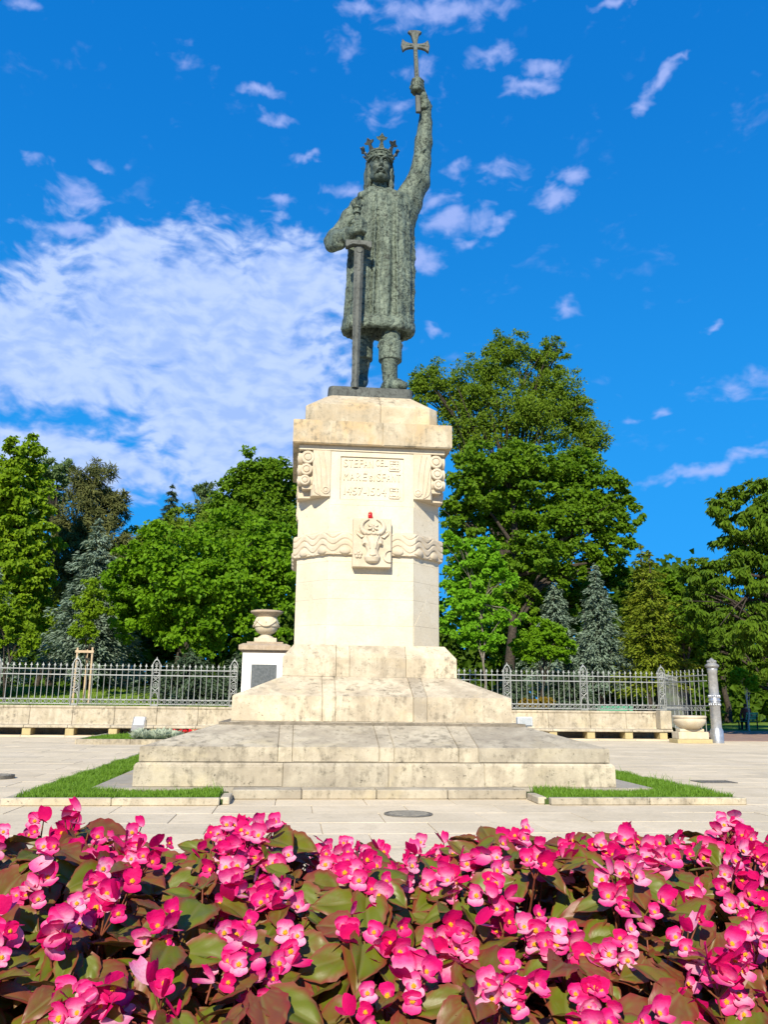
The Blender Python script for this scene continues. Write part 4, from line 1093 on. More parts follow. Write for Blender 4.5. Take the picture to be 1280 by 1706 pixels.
m_ = MB(); m_.lathe([(.165, 2.45), (.215, 2.50), (.235, 2.53), (.225, 2.57), (.15, 2.62), (.135, 2.65), (.13, 2.70), (.07, 2.76), (.03, 2.80), (.003, 2.81)], c, 24)
for k in range(10):
    a = 2*math.pi*k/10; m_.ball((c[0]+.125*math.cos(a), c[1]+.125*math.sin(a), 2.68), (.04, .04, .05), 8, 6)
m_.obj('cap', plain_mat('dull_grey_iron', (.2, .2, .195), (.3, .3, .29), 9, .6, .3), t)

# stone bowl on two steps
t = thing('stone_bowl_planter', (12.02, 12.95, 0), 'low round stone bowl on a stepped stone base in front of the short fence panel', 'planter')
MB().box(11.42, 12.62, 12.62, 13.30, 0, .13).obj('lower_step', M['leg'], t, .012)
MB().box(11.50, 12.54, 12.70, 13.22, .132, .36).obj('base_block', M['urn'], t, .012)
MB().box(11.60, 12.44, 12.80, 13.12, .362, .46).obj('upper_step', M['urn'], t, .012)
b = MB(); b.lathe([(.30, .465), (.36, .50), (.46, .58), (.52, .68), (.535, .75), (.52, .765), (.515, .80), (.545, .815), (.55, .86), (.52, .89), (.47, .88), (.45, .82), (.02, .80)], (12.02, 12.96, 0), 40)
b.obj('bowl', M['urn'], t)
MB().lathe([(.448, .80), (.4, .84), (.003, .86)], (12.02, 12.96, 0), 24).obj('soil', M['soil'], t)

# gate pier with urn, left behind the monument
px0, px1, py = -3.03, -1.50, 15.62
pc = ((px0+px1)/2, py+.75)
t = thing('gate_pier', (pc[0], pc[1], 0), 'square white plastered pier with a dark plaque and weathered stone cap', 'pier')
MB().box(px0, px1, py, py+1.5, 0, 2.88).obj('pier_body', M['white'], t, .01)
MB().box(px0-.03, px1+.03, py-.03, py+1.53, 2.881, 2.94).obj('moulding', M['pink_cap'], t, .008)
m_ = MB(); w = .90; A = pc
for_z = [(.83, 2.945), (.84, 2.97), (.905, 2.975), (.905, 3.13), (.76, 3.20), (.64, 3.205), (.64, 3.27)]
m_.stack([[(A[0]-w_, A[1]-w_, z), (A[0]+w_, A[1]-w_, z), (A[0]+w_, A[1]+w_, z), (A[0]-w_, A[1]+w_, z)] for w_, z in for_z]); m_.obj('cap', M['pink_cap'], t)
pl = MB(); pl.box(-2.70, -1.82, py-.03, py-.001, 1.45, 2.47); plq = pl.obj('plaque', M['plate'], t, .006)
m_ = MB()
for k, (a, b) in enumerate(((-2.58, -1.95), (-2.62, -2.0), (-2.55, -1.92), (-2.5, -2.1), (-2.6, -1.95))):
    z = 2.34-.11*k; n = 7
    m_.box(a, b, py-.034, py-.0295, z-.012, z+.012)
m_.obj('raised_line', M['plate'], plq)
t = thing('stone_urn', (pc[0], pc[1]-.0, 3.272), 'round pale stone urn with swags standing on the white pier', 'urn')
c = (pc[0], pc[1], 0)
MB().box(c[0]-.40, c[0]+.40, c[1]-.40, c[1]+.40, 3.273, 3.43).obj('foot_block', M['urn'], t, .012)
MB().lathe([(.30, 3.432), (.30, 3.47), (.20, 3.53), (.18, 3.57), (.24, 3.60)], c, 32).obj('stem', M['urn'], t)
ub = MB(); ub.lathe([(.20, 3.59), (.30, 3.63), (.38, 3.71), (.415, 3.80), (.415, 3.83), (.45, 3.835), (.455, 3.87), (.435, 4.05), (.40, 4.14), (.375, 4.19)], c, 40).obj('bowl', M['urn'], t)
MB().lathe([(.375, 4.19), (.42, 4.24), (.50, 4.30), (.565, 4.34), (.585, 4.36), (.585, 4.42), (.54, 4.43), (.46, 4.40), (.42, 4.30), (.01, 4.28)], c, 40).obj('rim', M['pink_cap'], t)
m_ = MB()
for k in range(4):
    a0 = -math.pi/2-math.pi/4+k*math.pi/2; P = []
    for i in range(13):
        u = i/12; a = a0+u*math.pi/2; z = 4.03-.17*math.sin(math.pi*u); r = .455
        P.append((c[0]+r*math.cos(a), c[1]+r*math.sin(a), z))
    m_.tube(P, [.02+.028*math.sin(math.pi*i/12) for i in range(13)], 8)
    m_.ball((c[0]+.46*math.cos(a0), c[1]+.46*math.sin(a0), 4.05), (.05, .05, .06), 10, 6)
    a1 = a0+math.pi/4; m_.ball((c[0]+.44*math.cos(a1), c[1]+.44*math.sin(a1), 4.00), (.03, .03, .03), 8, 6)
m_.obj('swag', M['urn'], t)

# ------------------------------------------------------------------ second flower bed on the left, with its sign
fb = thing('kerbed_flower_bed', (-6.1, 11.8, 0), 'small kerbed bed of turf and silver leaved plants beyond the left grass strip', 'flower bed')
MB().box(-7.05, -4.2, 10.0, 13.9, -.01, .11).obj('bed_soil', M['turf'], fb)
def kline(x0, y0, x1, y1, n, hh=.14):
    for k in range(n):
        a, b = k/n, (k+1)/n
        p, q = Vector((x0+(x1-x0)*a, y0+(y1-y0)*a, 0)), Vector((x0+(x1-x0)*b, y0+(y1-y0)*b, 0))
        d = (q-p).normalized()*.004; p += d; q -= d; nn = Vector((-(q-p).y, (q-p).x, 0)).normalized()*.06
        MB().stack([[tuple(v+Vector((0, 0, z))) for v in (p-nn, q-nn, q+nn, p+nn)] for z in (0, hh)]).obj('kerb_stone', M['step'], fb, .01)
kline(-7.1, 9.93, -4.2, 9.93, 2); kline(-7.11, 10.0, -7.11, 13.9, 3)
blades('bed_grass', [(-6.98, -5.75, 10.0, 13.2)], 1500, .05, .10, .014, .11, M['grass'], fb)
silver = leaf_mat('silver_leaf', (.30, .36, .32), (.46, .52, .47), trans=.15, rough=.7)
red_petal = leaf_mat('red_petal', (.55, .012, .03), (.75, .03, .06), trans=.25)
def leaf_quads(P, D, N, L, Wd, fold=.25, v=None):
    """kite shaped leaves: base P, direction D, normal N, length L, width Wd"""
    D = D/np.linalg.norm(D, axis=1, keepdims=True); S = np.cross(D, N); S /= np.maximum(np.linalg.norm(S, axis=1, keepdims=True), 1e-6); N = np.cross(S, D)
    n = len(P); L = np.broadcast_to(L, (n,))[:, None]; Wd = np.broadcast_to(Wd, (n,))[:, None]
    V = np.empty((n, 4, 3), np.float32)
    V[:, 0] = P; V[:, 1] = P+D*L*.48+S*Wd*.5+N*Wd*fold; V[:, 2] = P+D*L-N*L*.08; V[:, 3] = P+D*L*.48-S*Wd*.5+N*Wd*fold
    i = np.arange(n)[:, None]*4
    F = np.concatenate([i+[0, 1, 2], i+[0, 2, 3]], 1).reshape(-1, 3)
    v = RNG.random(n) if v is None else v
    return V.reshape(-1, 3), F, np.repeat(v, 2)
def unit(v): return v/np.maximum(np.linalg.norm(v, axis=1, keepdims=True), 1e-6)
def rosette_mesh(name, n, R, H, L, Wd, mat):
    a = RNG.uniform(0, 2*np.pi, n); e = RNG.uniform(.25, 1.3, n)
    D = np.column_stack([np.cos(a)*np.cos(e), np.sin(a)*np.cos(e), np.sin(e)])
    P = D*np.column_stack([np.full(n, R*.35)]*2+[np.full(n, H*.5)])*RNG.uniform(.2, 1, (n, 1))
    N = unit(np.column_stack([-D[:, 0]*.3, -D[:, 1]*.3, np.full(n, 1.0)]))
    return np_mesh(name, *leaf_quads(P, D, N, RNG.uniform(.7, 1.2, n)*L, Wd)[:2], mat, False, {'v': np.repeat(RNG.random(n), 2)})
sil_me = [rosette_mesh('foliage', 70, .2, .25, .17, .055, silver) for _ in range(3)]
k = 0
for i in range(5):
    for j in range(4):
        x = -5.62+i*.27+random.uniform(-.05, .05); y = 10.35+j*.42+random.uniform(-.08, .08)
        t = thing('silver_plant', (x, y, .11), 'silvery grey leafy bedding plant in the kerbed bed left of the monument', 'plant', 'silver leaved plants in the small bed')
        o = link('foliage', sil_me[k % 3], t, (x, y, .12)); o.rotation_euler = (0, 0, random.uniform(0, 6.28)); o.scale = [random.uniform(.85, 1.25)]*3; k += 1
grn = leaf_mat('bedding_leaf', (.03, .08, .012), (.07, .13, .02))
rf_leaf = rosette_mesh('foliage', 26, .14, .14, .10, .05, grn); rf_fl = rosette_mesh('bloom', 34, .18, .34, .075, .055, red_petal)
for i in range(9):
    for j in range(2):
        x, y = -4.95+i*.17+random.uniform(-.04, .04), 13.3+j*.3
        t = thing('red_flower', (x, y, .11), 'small red flower in the row at the back of the left bed', 'flower', 'red flowers in the small bed')
        for nm, me in (('foliage', rf_leaf), ('bloom', rf_fl)):
            o = link(nm, me, t, (x, y, .11)); o.rotation_euler = (0, 0, random.uniform(0, 6.28))
# lectern sign
sx, sy = -6.08, 13.45
t = thing('info_sign', (sx, sy, .1), 'small metal lectern sign with a pale sheet standing in the left bed', 'sign')
for q in (-.15, .17): MB().box(sx+q-.012, sx+q+.012, sy-.01, sy+.02, .05, .34).obj('leg', M['silver'], t)
MB().box(sx+.19, sx+.21, sy+.26, sy+.28, .05, .58).obj('leg', M['silver'], t)
m_ = MB(); m_.prism([(sy-.12, .25), (sy-.10, .235), (sy+.26, .665), (sy+.24, .68)], 0, sx-.20, sx+.20); bd = m_.obj('board', plain_mat('brushed_grey_metal', (.30, .28, .26), (.38, .36, .33), 6, .45, .4), t, .004)
m_ = MB(); m_.add([(sx-.15, sy+.012, .418), (sx+.15, sy+.012, .418), (sx+.15, sy+.222, .668), (sx-.15, sy+.222, .668)], [(0, 1, 2, 3)])
m_.v = [(x, y-.006, z+.006) for x, y, z in m_.v]; m_.obj('sheet', plain_mat('glossy_white_sheet', (.68, .76, .80), (.78, .82, .84), 5, .18, 0, .6), bd)

# floodlight beside the pedestal
fx, fy = 2.72, 2.9
t = thing('floodlight', (3.66, 3.0, 0), 'small white floodlight behind the right shoulder of the monument base', 'floodlight')
MB().box(3.60, 3.72, 2.98, 3.04, .106, .74).obj('stand', M['silver'], t, .004)
MB().box(3.50, 3.82, 2.92, 3.10, .742, .94).obj('housing', plain_mat('pale_grey_plastic', (.55, .57, .58), (.66, .68, .69), 6, .4), t, .02)
MB().box(3.53, 3.79, 2.905, 2.917, .77, .92).obj('glass', plain_mat('lamp_glass', (.35, .38, .40), (.5, .52, .55), 6, .1), t)

# lawn bank behind the walls, rising to the back
def lawn_z(x, y):
    s = np.clip((np.asarray(y, float)-16.4)/9.0, 0, 1); s = s*s*(3-2*s)
    r = np.clip((np.asarray(x, float)-3)/4.0, 0, 1)
    return (.93+.80*s)*(1-r)+(.55+.25*s)*r
gx = np.linspace(-70, 70, 113); gy = np.concatenate([np.linspace(16.26, 30, 24), np.linspace(31.5, 140, 20)])
XX, YY = np.meshgrid(gx, gy); ZZ = lawn_z(XX, YY)+.03*np.sin(XX*.9)*np.sin(YY*1.1)
path_m = np.clip((XX-13.2)/.8, 0, 1)*np.clip((60-YY)/5, 0, 1); ZZ = ZZ*(1-path_m)-.03*path_m
v = np.column_stack([XX.ravel(), YY.ravel(), ZZ.ravel()]); nx, ny = len(gx), len(gy)
f = np.array([(j*nx+i, j*nx+i+1, (j+1)*nx+i+1, (j+1)*nx+i) for j in range(ny-1) for i in range(nx-1)])
struct(link('lawn', np_mesh('lawn', v, f, plain_mat('lawn', (.085, .165, .010), (.16, .25, .016), 1.3, .95, bstr=.4), True)))
blades('lawn_grass', [(-16, -2.5, 16.4, 26)], 130, .05, .12, .03, 1.0, M['lawn_grass'], None, lawn_z)

# tree stakes on the left lawn
stx, sty = -9.15, 18.6; gz = float(lawn_z(stx, sty))
t = thing('tree_stakes', (stx, sty, gz), 'pale wooden frame of stakes supporting a young tree on the left lawn', 'tree stake')
for q, zz in ((-.28, 3.12), (.30, 3.14), (.02, 3.08)):
    yy = sty+(.38 if q == .02 else 0)
    MB().tube([(stx+q*1.0, yy, gz-.1), (stx+q*.95, yy, zz)], .042, 8).obj('stake', M['wood'], t)
m_ = MB(); m_.box(stx-.33, stx+.35, sty-.065, sty-.043, 2.93, 3.02); m_.obj('crossbar', M['wood'], t)
# green bench and other things behind the right wall
def park_bench(x, y, z, rz, label):
    t = thing('park_bench', (x, y, z), label, 'bench'); gm = plain_mat('green_bench_paint', (.04, .22, .12), (.07, .32, .19), 8, .45)
    c, s = math.cos(rz), math.sin(rz)
    def b(name, x0, x1, y0, y1, z0, z1, mat, par=t):
        m_ = MB(); m_.box(x0, x1, y0, y1, z0, z1); m_.v = [(x+p*c-q*s, y+p*s+q*c, z+r) for p, q, r in m_.v]; return m_.obj(name, mat, par, .006)
    for k in range(4): b('slat', -.9, .9, -.22+k*.115, -.12+k*.115, .42, .455, gm)
    for k in range(3): b('slat', -.9, .9, .25+k*.03, .28+k*.03, .52+k*.13, .63+k*.13, gm)
    for q in (-.7, .7):
        b('frame', q-.03, q+.03, -.2, -.14, 0, .418, M['black']); b('frame', q-.03, q+.03, .283, .34, 0, .90, M['black'])
    return t
park_bench(12.15, 20.6, .28, math.pi, 'green slatted park bench seen through the fence right of the monument')
# ------------------------------------------------------------------ trees
F_ = {}
F_['maple'] = leaf_mat('maple_leaf', (.070, .165, .006), (.155, .30, .010))
F_['linden'] = leaf_mat('linden_leaf', (.058, .130, .007), (.130, .235, .012))
F_['chestnut'] = leaf_mat('chestnut_leaf', (.095, .175, .008), (.19, .30, .012))
F_['lime'] = leaf_mat('young_maple_leaf', (.095, .25, .010), (.17, .36, .02), trans=.42)
F_['locust'] = leaf_mat('locust_leaf', (.085, .150, .014), (.165, .25, .022))
F_['pale'] = leaf_mat('pale_leaf', (.10, .16, .07), (.17, .24, .11))
F_['pine'] = leaf_mat('pine_needle', (.07, .09, .032), (.16, .17, .065), trans=.1)
F_['spruce'] = leaf_mat('dark_spruce_needle', (.035, .065, .04), (.085, .125, .08), trans=.1)
F_['blue'] = leaf_mat('blue_spruce_needle', (.09, .14, .115), (.22, .29, .25), trans=.1)
F_['larch'] = leaf_mat('yellow_green_needle', (.085, .13, .010), (.19, .23, .022), trans=.2)
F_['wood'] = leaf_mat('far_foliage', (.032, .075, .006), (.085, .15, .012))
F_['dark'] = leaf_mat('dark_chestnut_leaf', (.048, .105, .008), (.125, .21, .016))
F_['orange'] = leaf_mat('golden_leaf', (.16, .13, .015), (.26, .17, .02))

def ground_at(x, y):
    return float(lawn_z(x, y)) if y > 16.3 and x < 13.0 else 0.0
def rand_dir(n):
    v = RNG.normal(size=(n, 3)); return unit(v)
def crown_leaves(ells, n, L, wd, clump=.22, flat=.62, hang=0.0, up=.6, shell=.55, per=70):
    """ells: (centre, radii) world ellipsoids.  Leaves gather into clumps spread through their volume."""
    vols = np.array([r[0]*r[1]*r[2] for c, r in ells])**.75; vols /= vols.sum()
    nc = max(12, n//per); P, D, N, C = [], [], [], []
    cnt = RNG.multinomial(nc, vols)
    for (c, r), m in zip(ells, cnt):
        if m == 0: continue
        d = rand_dir(m); rad = RNG.random(m)**shell; rad = np.clip(rad, .0, 1)
        cc = np.array(c)+d*rad[:, None]*np.array(r)*.93
        rc = clump*np.mean(r)*RNG.uniform(.6, 1.35, m)
        k = per
        dd = rand_dir(m*k).reshape(m, k, 3); dd[..., 2] = np.abs(dd[..., 2])*np.where(RNG.random((m, k)) < .78, 1, -1)
        q = RNG.random((m, k))**.4
        off = dd*q[..., None]*rc[:, None, None]*np.array([1, 1, flat])
        pos_ = (cc[:, None, :]+off).reshape(-1, 3)
        out = unit(dd.reshape(-1, 3)*.8+np.repeat(d, k, 0)*.7+np.array([0, 0, up]))
        P.append(pos_); N.append(unit(out+np.array([-.10, -.35, .1])+.5*rand_dir(len(pos_))))
        g = unit(rand_dir(len(pos_))+np.repeat(d, k, 0)*.6+np.array([0, 0, -.45-hang])); D.append(g)
    P, D, N = (np.concatenate(a) for a in (P, D, N))
    L_ = RNG.uniform(.65, 1.25, len(P))*L
    return leaf_quads(P, D, N, L_, L_*wd)
def limb_mesh(mb, base, top, r0, r1, targets, bend=.15, seed=0):
    rg = random.Random(seed); b, t = Vector(base), Vector(top); P = []
    for i in range(8):
        u = i/7; p = b.lerp(t, u); w = math.sin(u*math.pi)*bend
        P.append(p+Vector((rg.uniform(-w, w), rg.uniform(-w, w), 0)))
    mb.tube(P, [r0*(1-u)+r1*u+(.35*r0*(1-u*8) if u < .125 else 0) for u in [i/7 for i in range(8)]], 9)
    for q in targets:
        s = P[rg.randint(3, 6)]; q = Vector(q); m_ = s.lerp(q, .5)+Vector((0, 0, abs(q.z-s.z)*.18))
        pts = [s, s.lerp(m_, .5), m_, m_.lerp(q, .5)+Vector((0, 0, .1)), q]; rr = r0*rg.uniform(.28, .45)
        mb.tube(pts, [rr, rr*.8, rr*.6, rr*.4, rr*.15], 6)
        for _ in range(2):
            e = q+Vector((rg.uniform(-1, 1), rg.uniform(-1, 1), rg.uniform(-.4, .5)))*min(.9, (q-s).length*.2)
            mb.tube([m_, m_.lerp(e, .5)+Vector((0, 0, .08)), e], [rr*.5, rr*.3, rr*.1], 5)
def broadleaf(name, label, y, blobs, n, L, mat, wd=.7, trunk_px=None, r0=.22, bark='bark', deep=.8, group=None, cat='tree', lift=None, limbs=10, **kw):
    """blobs: rounded masses of the crown as the photograph shows them (px, py, rx, ry), given real places and depth at distance y"""
    rg = random.Random(sum(map(ord, name+label)))
    ells = []; k = mpp(y)
    rgn = random.Random(len(label)*7+int(y*10))
    for (px, py, rx, ry) in blobs:
        yy = y+rgn.uniform(-.6, .6)*rx*k*.8; c = W(px, py, yy); s = mpp(yy, c[0], c[2])
        ells.append((c, (rx*s, (rx+ry)/2*s*deep, ry*s)))
    cen = np.mean([c for c, r in ells], 0); topz = max(c[2]+r[2]*.5 for c, r in ells)
    bx = W(trunk_px, 1100, y)[0] if trunk_px is not None else cen[0]
    gz = ground_at(bx, y) if lift is None else lift
    t = thing(name, (bx, y, gz), label, cat, group)
    V, Fc, v = crown_leaves(ells, n, L, wd, **kw)
    link('crown', np_mesh('crown', V, Fc, F_[mat], False, {'v': v}), t)
    m_ = MB(); tg = []
    for _ in range(limbs):
        c, r = ells[rg.randrange(len(ells))]; d = np.array([rg.uniform(-1, 1), rg.uniform(-1, 1), rg.uniform(-.7, .5)]); tg.append(tuple(np.array(c)+d/np.linalg.norm(d)*np.array(r)*.5))
    limb_mesh(m_, (bx, y, gz-.2), (bx+(cen[0]-bx)*.35, y, gz+(topz-gz)*.72), r0, r0*.25, tg, .12, int(y*7))
    m_.obj('trunk', M[bark], t)
    return t
def conifer(name, label, y, apex, base_py, hw, mat, whorls=20, L=.24, wd=.30, droop=.35, dens=1.0, r0=.14, group=None, gap=1.0, bark='bark'):
    A = W(apex[0], apex[1], y); B = W(apex[0], base_py, y); s = mpp(y, A[0], A[2]); R = hw*s
    gz = ground_at(A[0], y); z0 = max(B[2], gz+.15); H = A[2]-z0
    t = thing(name, (A[0], y, gz), label, 'tree', group)
    P, D, N = [], [], []; rg = np.random.default_rng(int(apex[0])+500); br = MB()
    for w in range(whorls):
        u = w/(whorls-1); z = z0+H*(u**.92)*.97; rad = R*(1-u)**.80*rg.uniform(.74, 1.16)+.08
        nb = int(max(5, (7+9*(1-u))*gap)); a0 = rg.uniform(0, 6.28)
        for b in range(nb):
            a = a0+b*2*math.pi/nb+rg.uniform(-.2, .2); Lb = rad*rg.uniform(.55, 1.2); k = int(max(8, Lb*62*dens))
            tt = rg.random(k)**.75; dr = droop*Lb*(tt**1.4)-.20*Lb*np.clip(tt-.7, 0, 1)
            spread = .17*Lb*(1-.55*tt)+.03
            side_ = rg.normal(0, 1, k)*spread*.55; thick = rg.normal(0, .085, k)*(.5+Lb*.5)+rg.normal(0, .06)
            ca, sa = math.cos(a), math.sin(a); rr = tt*Lb
            P.append(np.column_stack([A[0]+ca*rr-sa*side_, y+sa*rr+ca*side_, z-dr+thick]))
            fw = np.column_stack([ca-sa*side_/spread*.6, sa+ca*side_/spread*.6, -.15-rg.random(k)*.35])
            D.append(unit(fw+.3*rg.normal(size=(k, 3)))); N.append(unit(np.column_stack([.25*ca*np.ones(k), .25*sa*np.ones(k), np.ones(k)])+.45*rg.normal(size=(k, 3))))
            if w % 2 == 0 and b % 2 == 0 and Lb > .4: br.tube([(A[0], y, z+.02), (A[0]+ca*Lb*.8, y+sa*Lb*.8, z-droop*Lb*.62)], [.025, .006], 4)
    P, D, N = (np.concatenate(q) for q in (P, D, N))
    Ls = RNG.uniform(.6, 1.25, len(P))*L
    V, Fc, v = leaf_quads(P-D*Ls[:, None]*.3, D, N, Ls, Ls*wd, .1)
    link('foliage', np_mesh('foliage', V, Fc, F_[mat], False, {'v': v}), t)
    br.tube([(A[0], y, gz-.2), (A[0], y, gz+(A[2]-gz)*.5), (A[0], y, A[2]-.1)], [r0, r0*.6, .015], 8)
    br.obj('trunk', M[bark], t)
    return t

# left of the monument
broadleaf('maple_tree', 'broad bright green maple tree between the blue spruce and the monument', 21, [(325, 965, 105, 95), (255, 935, 70, 70), (400, 935, 85, 95), (245, 1015, 75, 65), (440, 1010, 60, 80), (345, 1045, 110, 50), (205, 975, 42, 45), (470, 940, 40, 80)], 46000, .19, 'maple', .85, 292, .17)
broadleaf('linden_tree', 'tall dark green linden tree standing close behind the left edge of the pedestal', 27, [(440, 800, 58, 60), (395, 840, 55, 62), (468, 830, 45, 80), (430, 900, 85, 85), (480, 920, 50, 110), (372, 890, 40, 60)], 34000, .20, 'linden', .85, 440, .25)
broadleaf('chestnut_tree', 'tall yellow green chestnut tree at the left edge of the photo', 25, [(32, 765, 48, 52), (15, 835, 72, 70), (50, 880, 55, 70), (5, 940, 85, 70), (55, 965, 42, 60), (20, 1020, 70, 60), (-40, 860, 60, 120)], 40000, .23, 'chestnut', .7, 10, .3, hang=.5)
broadleaf('pine_tree', 'brownish dark pine tree with upswept branches left of the blue spruce top', 31, [(150, 810, 45, 48), (185, 845, 38, 38), (130, 875, 50, 55), (110, 940, 45, 60), (165, 910, 60, 50), (205, 835, 18, 15), (150, 990, 60, 60)], 34000, .34, 'pine', .16, 150, .22, up=1.2, clump=.24)
conifer('blue_spruce', 'large silvery blue spruce standing between pine and maple on the left', 23.5, (165, 862), 1110, 88, 'blue', 22, .25, .30)
conifer('blue_spruce', 'silvery blue spruce at the far left edge half behind a small green tree', 20, (-12, 925), 1125, 78, 'blue', 17, .24, .30)
broadleaf('young_tree', 'small yellow green leafy tree in front of the blue spruce at the left edge', 18.6, [(18, 1040, 32, 45), (-15, 1020, 35, 50), (38, 1070, 25, 28)], 7000, .15, 'chestnut', .75, 12, .06, limbs=6)
conifer('spruce_tree', 'slender dark spruce whose top shows in the gap above the left maple', 42, (288, 803), 1060, 60, 'spruce', 22, .34, .25)
broadleaf('young_tree', 'thin young tree with light leaves held by the wooden stakes', 18.75, [(150, 1000, 26, 38), (140, 1050, 24, 26), (168, 1020, 18, 22)], 4200, .13, 'chestnut', .75, 147, .035, limbs=6, per=40)
broadleaf('willow_tree', 'pale grey green tree showing behind the pine at the left', 38, [(92, 790, 34, 32), (75, 830, 40, 45)], 8000, .24, 'pale', .4, 85, .2)
broadleaf('willow_tree', 'small pale grey green tree top beside the linden crown', 40, [(338, 820, 18, 20), (352, 845, 28, 26)], 4000, .24, 'pale', .4, 350, .18)
broadleaf('ash_tree', 'light green tree behind the maple, below the slender spruce top', 33, [(315, 880, 52, 40), (270, 905, 45, 40), (350, 900, 50, 60), (230, 920, 40, 40)], 17000, .22, 'locust', .6, 310, .2)
conifer('juniper', 'low grey green spreading juniper under the left maple behind the fence', 19.2, (318, 1085), 1165, 85, 'spruce', 9, .22, .3, .1)
conifer('juniper', 'low dark juniper behind the fence next to the white pier', 19.6, (395, 1090), 1165, 60, 'spruce', 8, .22, .3, .1)
# right of the monument
broadleaf('locust_tree', 'very tall airy locust tree rising behind the right side of the pedestal', 33, [(722, 640, 40, 42), (775, 655, 50, 55), (850, 585, 38, 42), (815, 625, 45, 50), (900, 610, 48, 48), (935, 655, 48, 50), (960, 710, 50, 55), (880, 690, 80, 65), (780, 720, 70, 50), (700, 650, 28, 40), (985, 740, 36, 40), (925, 585, 25, 30)], 52000, .22, 'locust', .42, 845, .34, 'bark', limbs=26, clump=.26, flat=.75, per=56)
broadleaf('linden_tree', 'broad dark green linden tree with visible dark trunk right of the pedestal', 25, [(800, 790, 66, 56), (880, 780, 75, 55), (965, 800, 75, 55), (1030, 845, 48, 48), (840, 850, 90, 55), (870, 1000, 45, 34), (855, 955, 40, 26), (830, 935, 55, 34), (815, 985, 42, 36), (890, 915, 75, 38), (935, 960, 50, 28), (950, 870, 90, 60), (1020, 900, 48, 42), (770, 850, 44, 60), (900, 930, 60, 35), (990, 940, 50, 30)], 60000, .20, 'linden', .85, 845, .30, limbs=18)
broadleaf('young_maple', 'bright lime green young maple tree standing just right of the pedestal', 17.6, [(800, 925, 48, 38), (775, 960, 42, 42), (835, 965, 30, 34), (790, 1005, 52, 38), (840, 1025, 34, 26), (765, 1030, 36, 34), (805, 1065, 40, 20), (752, 900, 25, 25)], 15000, .17, 'lime', .85, 806, .06, 'greybark', limbs=14, flat=.45, per=60)
broadleaf('shrub', 'rounded mid green shrub behind the fence right of the young maple', 20, [(905, 1062, 40, 36), (935, 1080, 28, 28), (880, 1080, 30, 28)], 11000, .14, 'maple', .85, 905, .07, cat='shrub')
conifer('blue_spruce', 'silvery blue spruce on the right, the taller of the two there', 24, (992, 938), 1130, 62, 'blue', 18, .23, .30)
conifer('blue_spruce', 'silvery blue spruce on the right, the shorter one nearer the pedestal', 25, (922, 958), 1130, 64, 'blue', 16, .23, .30)
conifer('larch_tree', 'yellow green feathery conifer with tiered branches behind the right fence', 22, (1082, 915), 1135, 78, 'larch', 13, .21, .42, .28, 1.15, gap=.8)
conifer('larch_tree', 'olive green pointed conifer behind the yellow green one on the right', 30, (1068, 905), 1100, 60, 'larch', 15, .26, .3, .3)
broadleaf('elm_tree', 'mid green leafy tree between the yellow green conifer and the dark chestnut', 27, [(1130, 985, 40, 40), (1150, 1030, 45, 50), (1110, 1050, 40, 45), (1170, 985, 30, 30), (1140, 1085, 40, 30)], 17000, .20, 'linden', .8, 1140, .16)
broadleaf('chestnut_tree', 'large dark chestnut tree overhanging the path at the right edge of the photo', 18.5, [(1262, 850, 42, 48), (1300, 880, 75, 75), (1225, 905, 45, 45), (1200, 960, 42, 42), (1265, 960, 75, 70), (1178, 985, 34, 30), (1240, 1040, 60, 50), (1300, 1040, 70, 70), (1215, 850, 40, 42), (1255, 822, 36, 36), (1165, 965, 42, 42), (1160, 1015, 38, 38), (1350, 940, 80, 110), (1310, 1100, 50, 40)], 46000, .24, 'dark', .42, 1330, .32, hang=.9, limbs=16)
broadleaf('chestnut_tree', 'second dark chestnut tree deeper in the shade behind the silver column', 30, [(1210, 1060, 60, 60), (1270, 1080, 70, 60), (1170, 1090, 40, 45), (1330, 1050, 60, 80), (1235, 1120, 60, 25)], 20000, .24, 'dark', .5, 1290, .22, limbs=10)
broadleaf('young_tree', 'thin leaning young tree with pale trunk beside the shaded path at the right', 27.5, [(1250, 1140, 14, 14), (1232, 1125, 16, 14)], 1200, .18, 'lime', .7, 1240, .055, 'whitebark', limbs=5, per=30)
broadleaf('shrub', 'low golden orange shrub seen through the fence right of the pedestal', 18.2, [(880, 1172, 18, 8), (905, 1172, 22, 9)], 3200, .09, 'orange', .7, 895, .03, cat='shrub', limbs=4, per=40)
conifer('juniper', 'low grey green juniper behind the right fence beside the golden shrub', 20.5, (950, 1105), 1180, 60, 'spruce', 8, .22, .3, .1)
conifer('juniper', 'low dark juniper behind the right fence near the pedestal base', 20.2, (850, 1110), 1180, 50, 'spruce', 8, .22, .3, .1)

broadleaf('maple_tree', 'full green maple filling the space under the tall trees right of the pedestal', 31, [(880, 960, 70, 50), (950, 990, 60, 50), (830, 1000, 60, 60), (905, 1030, 70, 55), (1000, 985, 45, 45), (1030, 950, 40, 40), (780, 960, 40, 60), (860, 1080, 60, 40)], 30000, .22, 'linden', .85, 900, .2)
broadleaf('ash_tree', 'yellowish green tree at the back between the maple and the pine on the left', 36, [(220, 960, 60, 50), (180, 1010, 60, 50), (110, 1020, 70, 50), (60, 1010, 60, 60), (130, 1075, 90, 40)], 16000, .24, 'locust', .6, 200, .2)
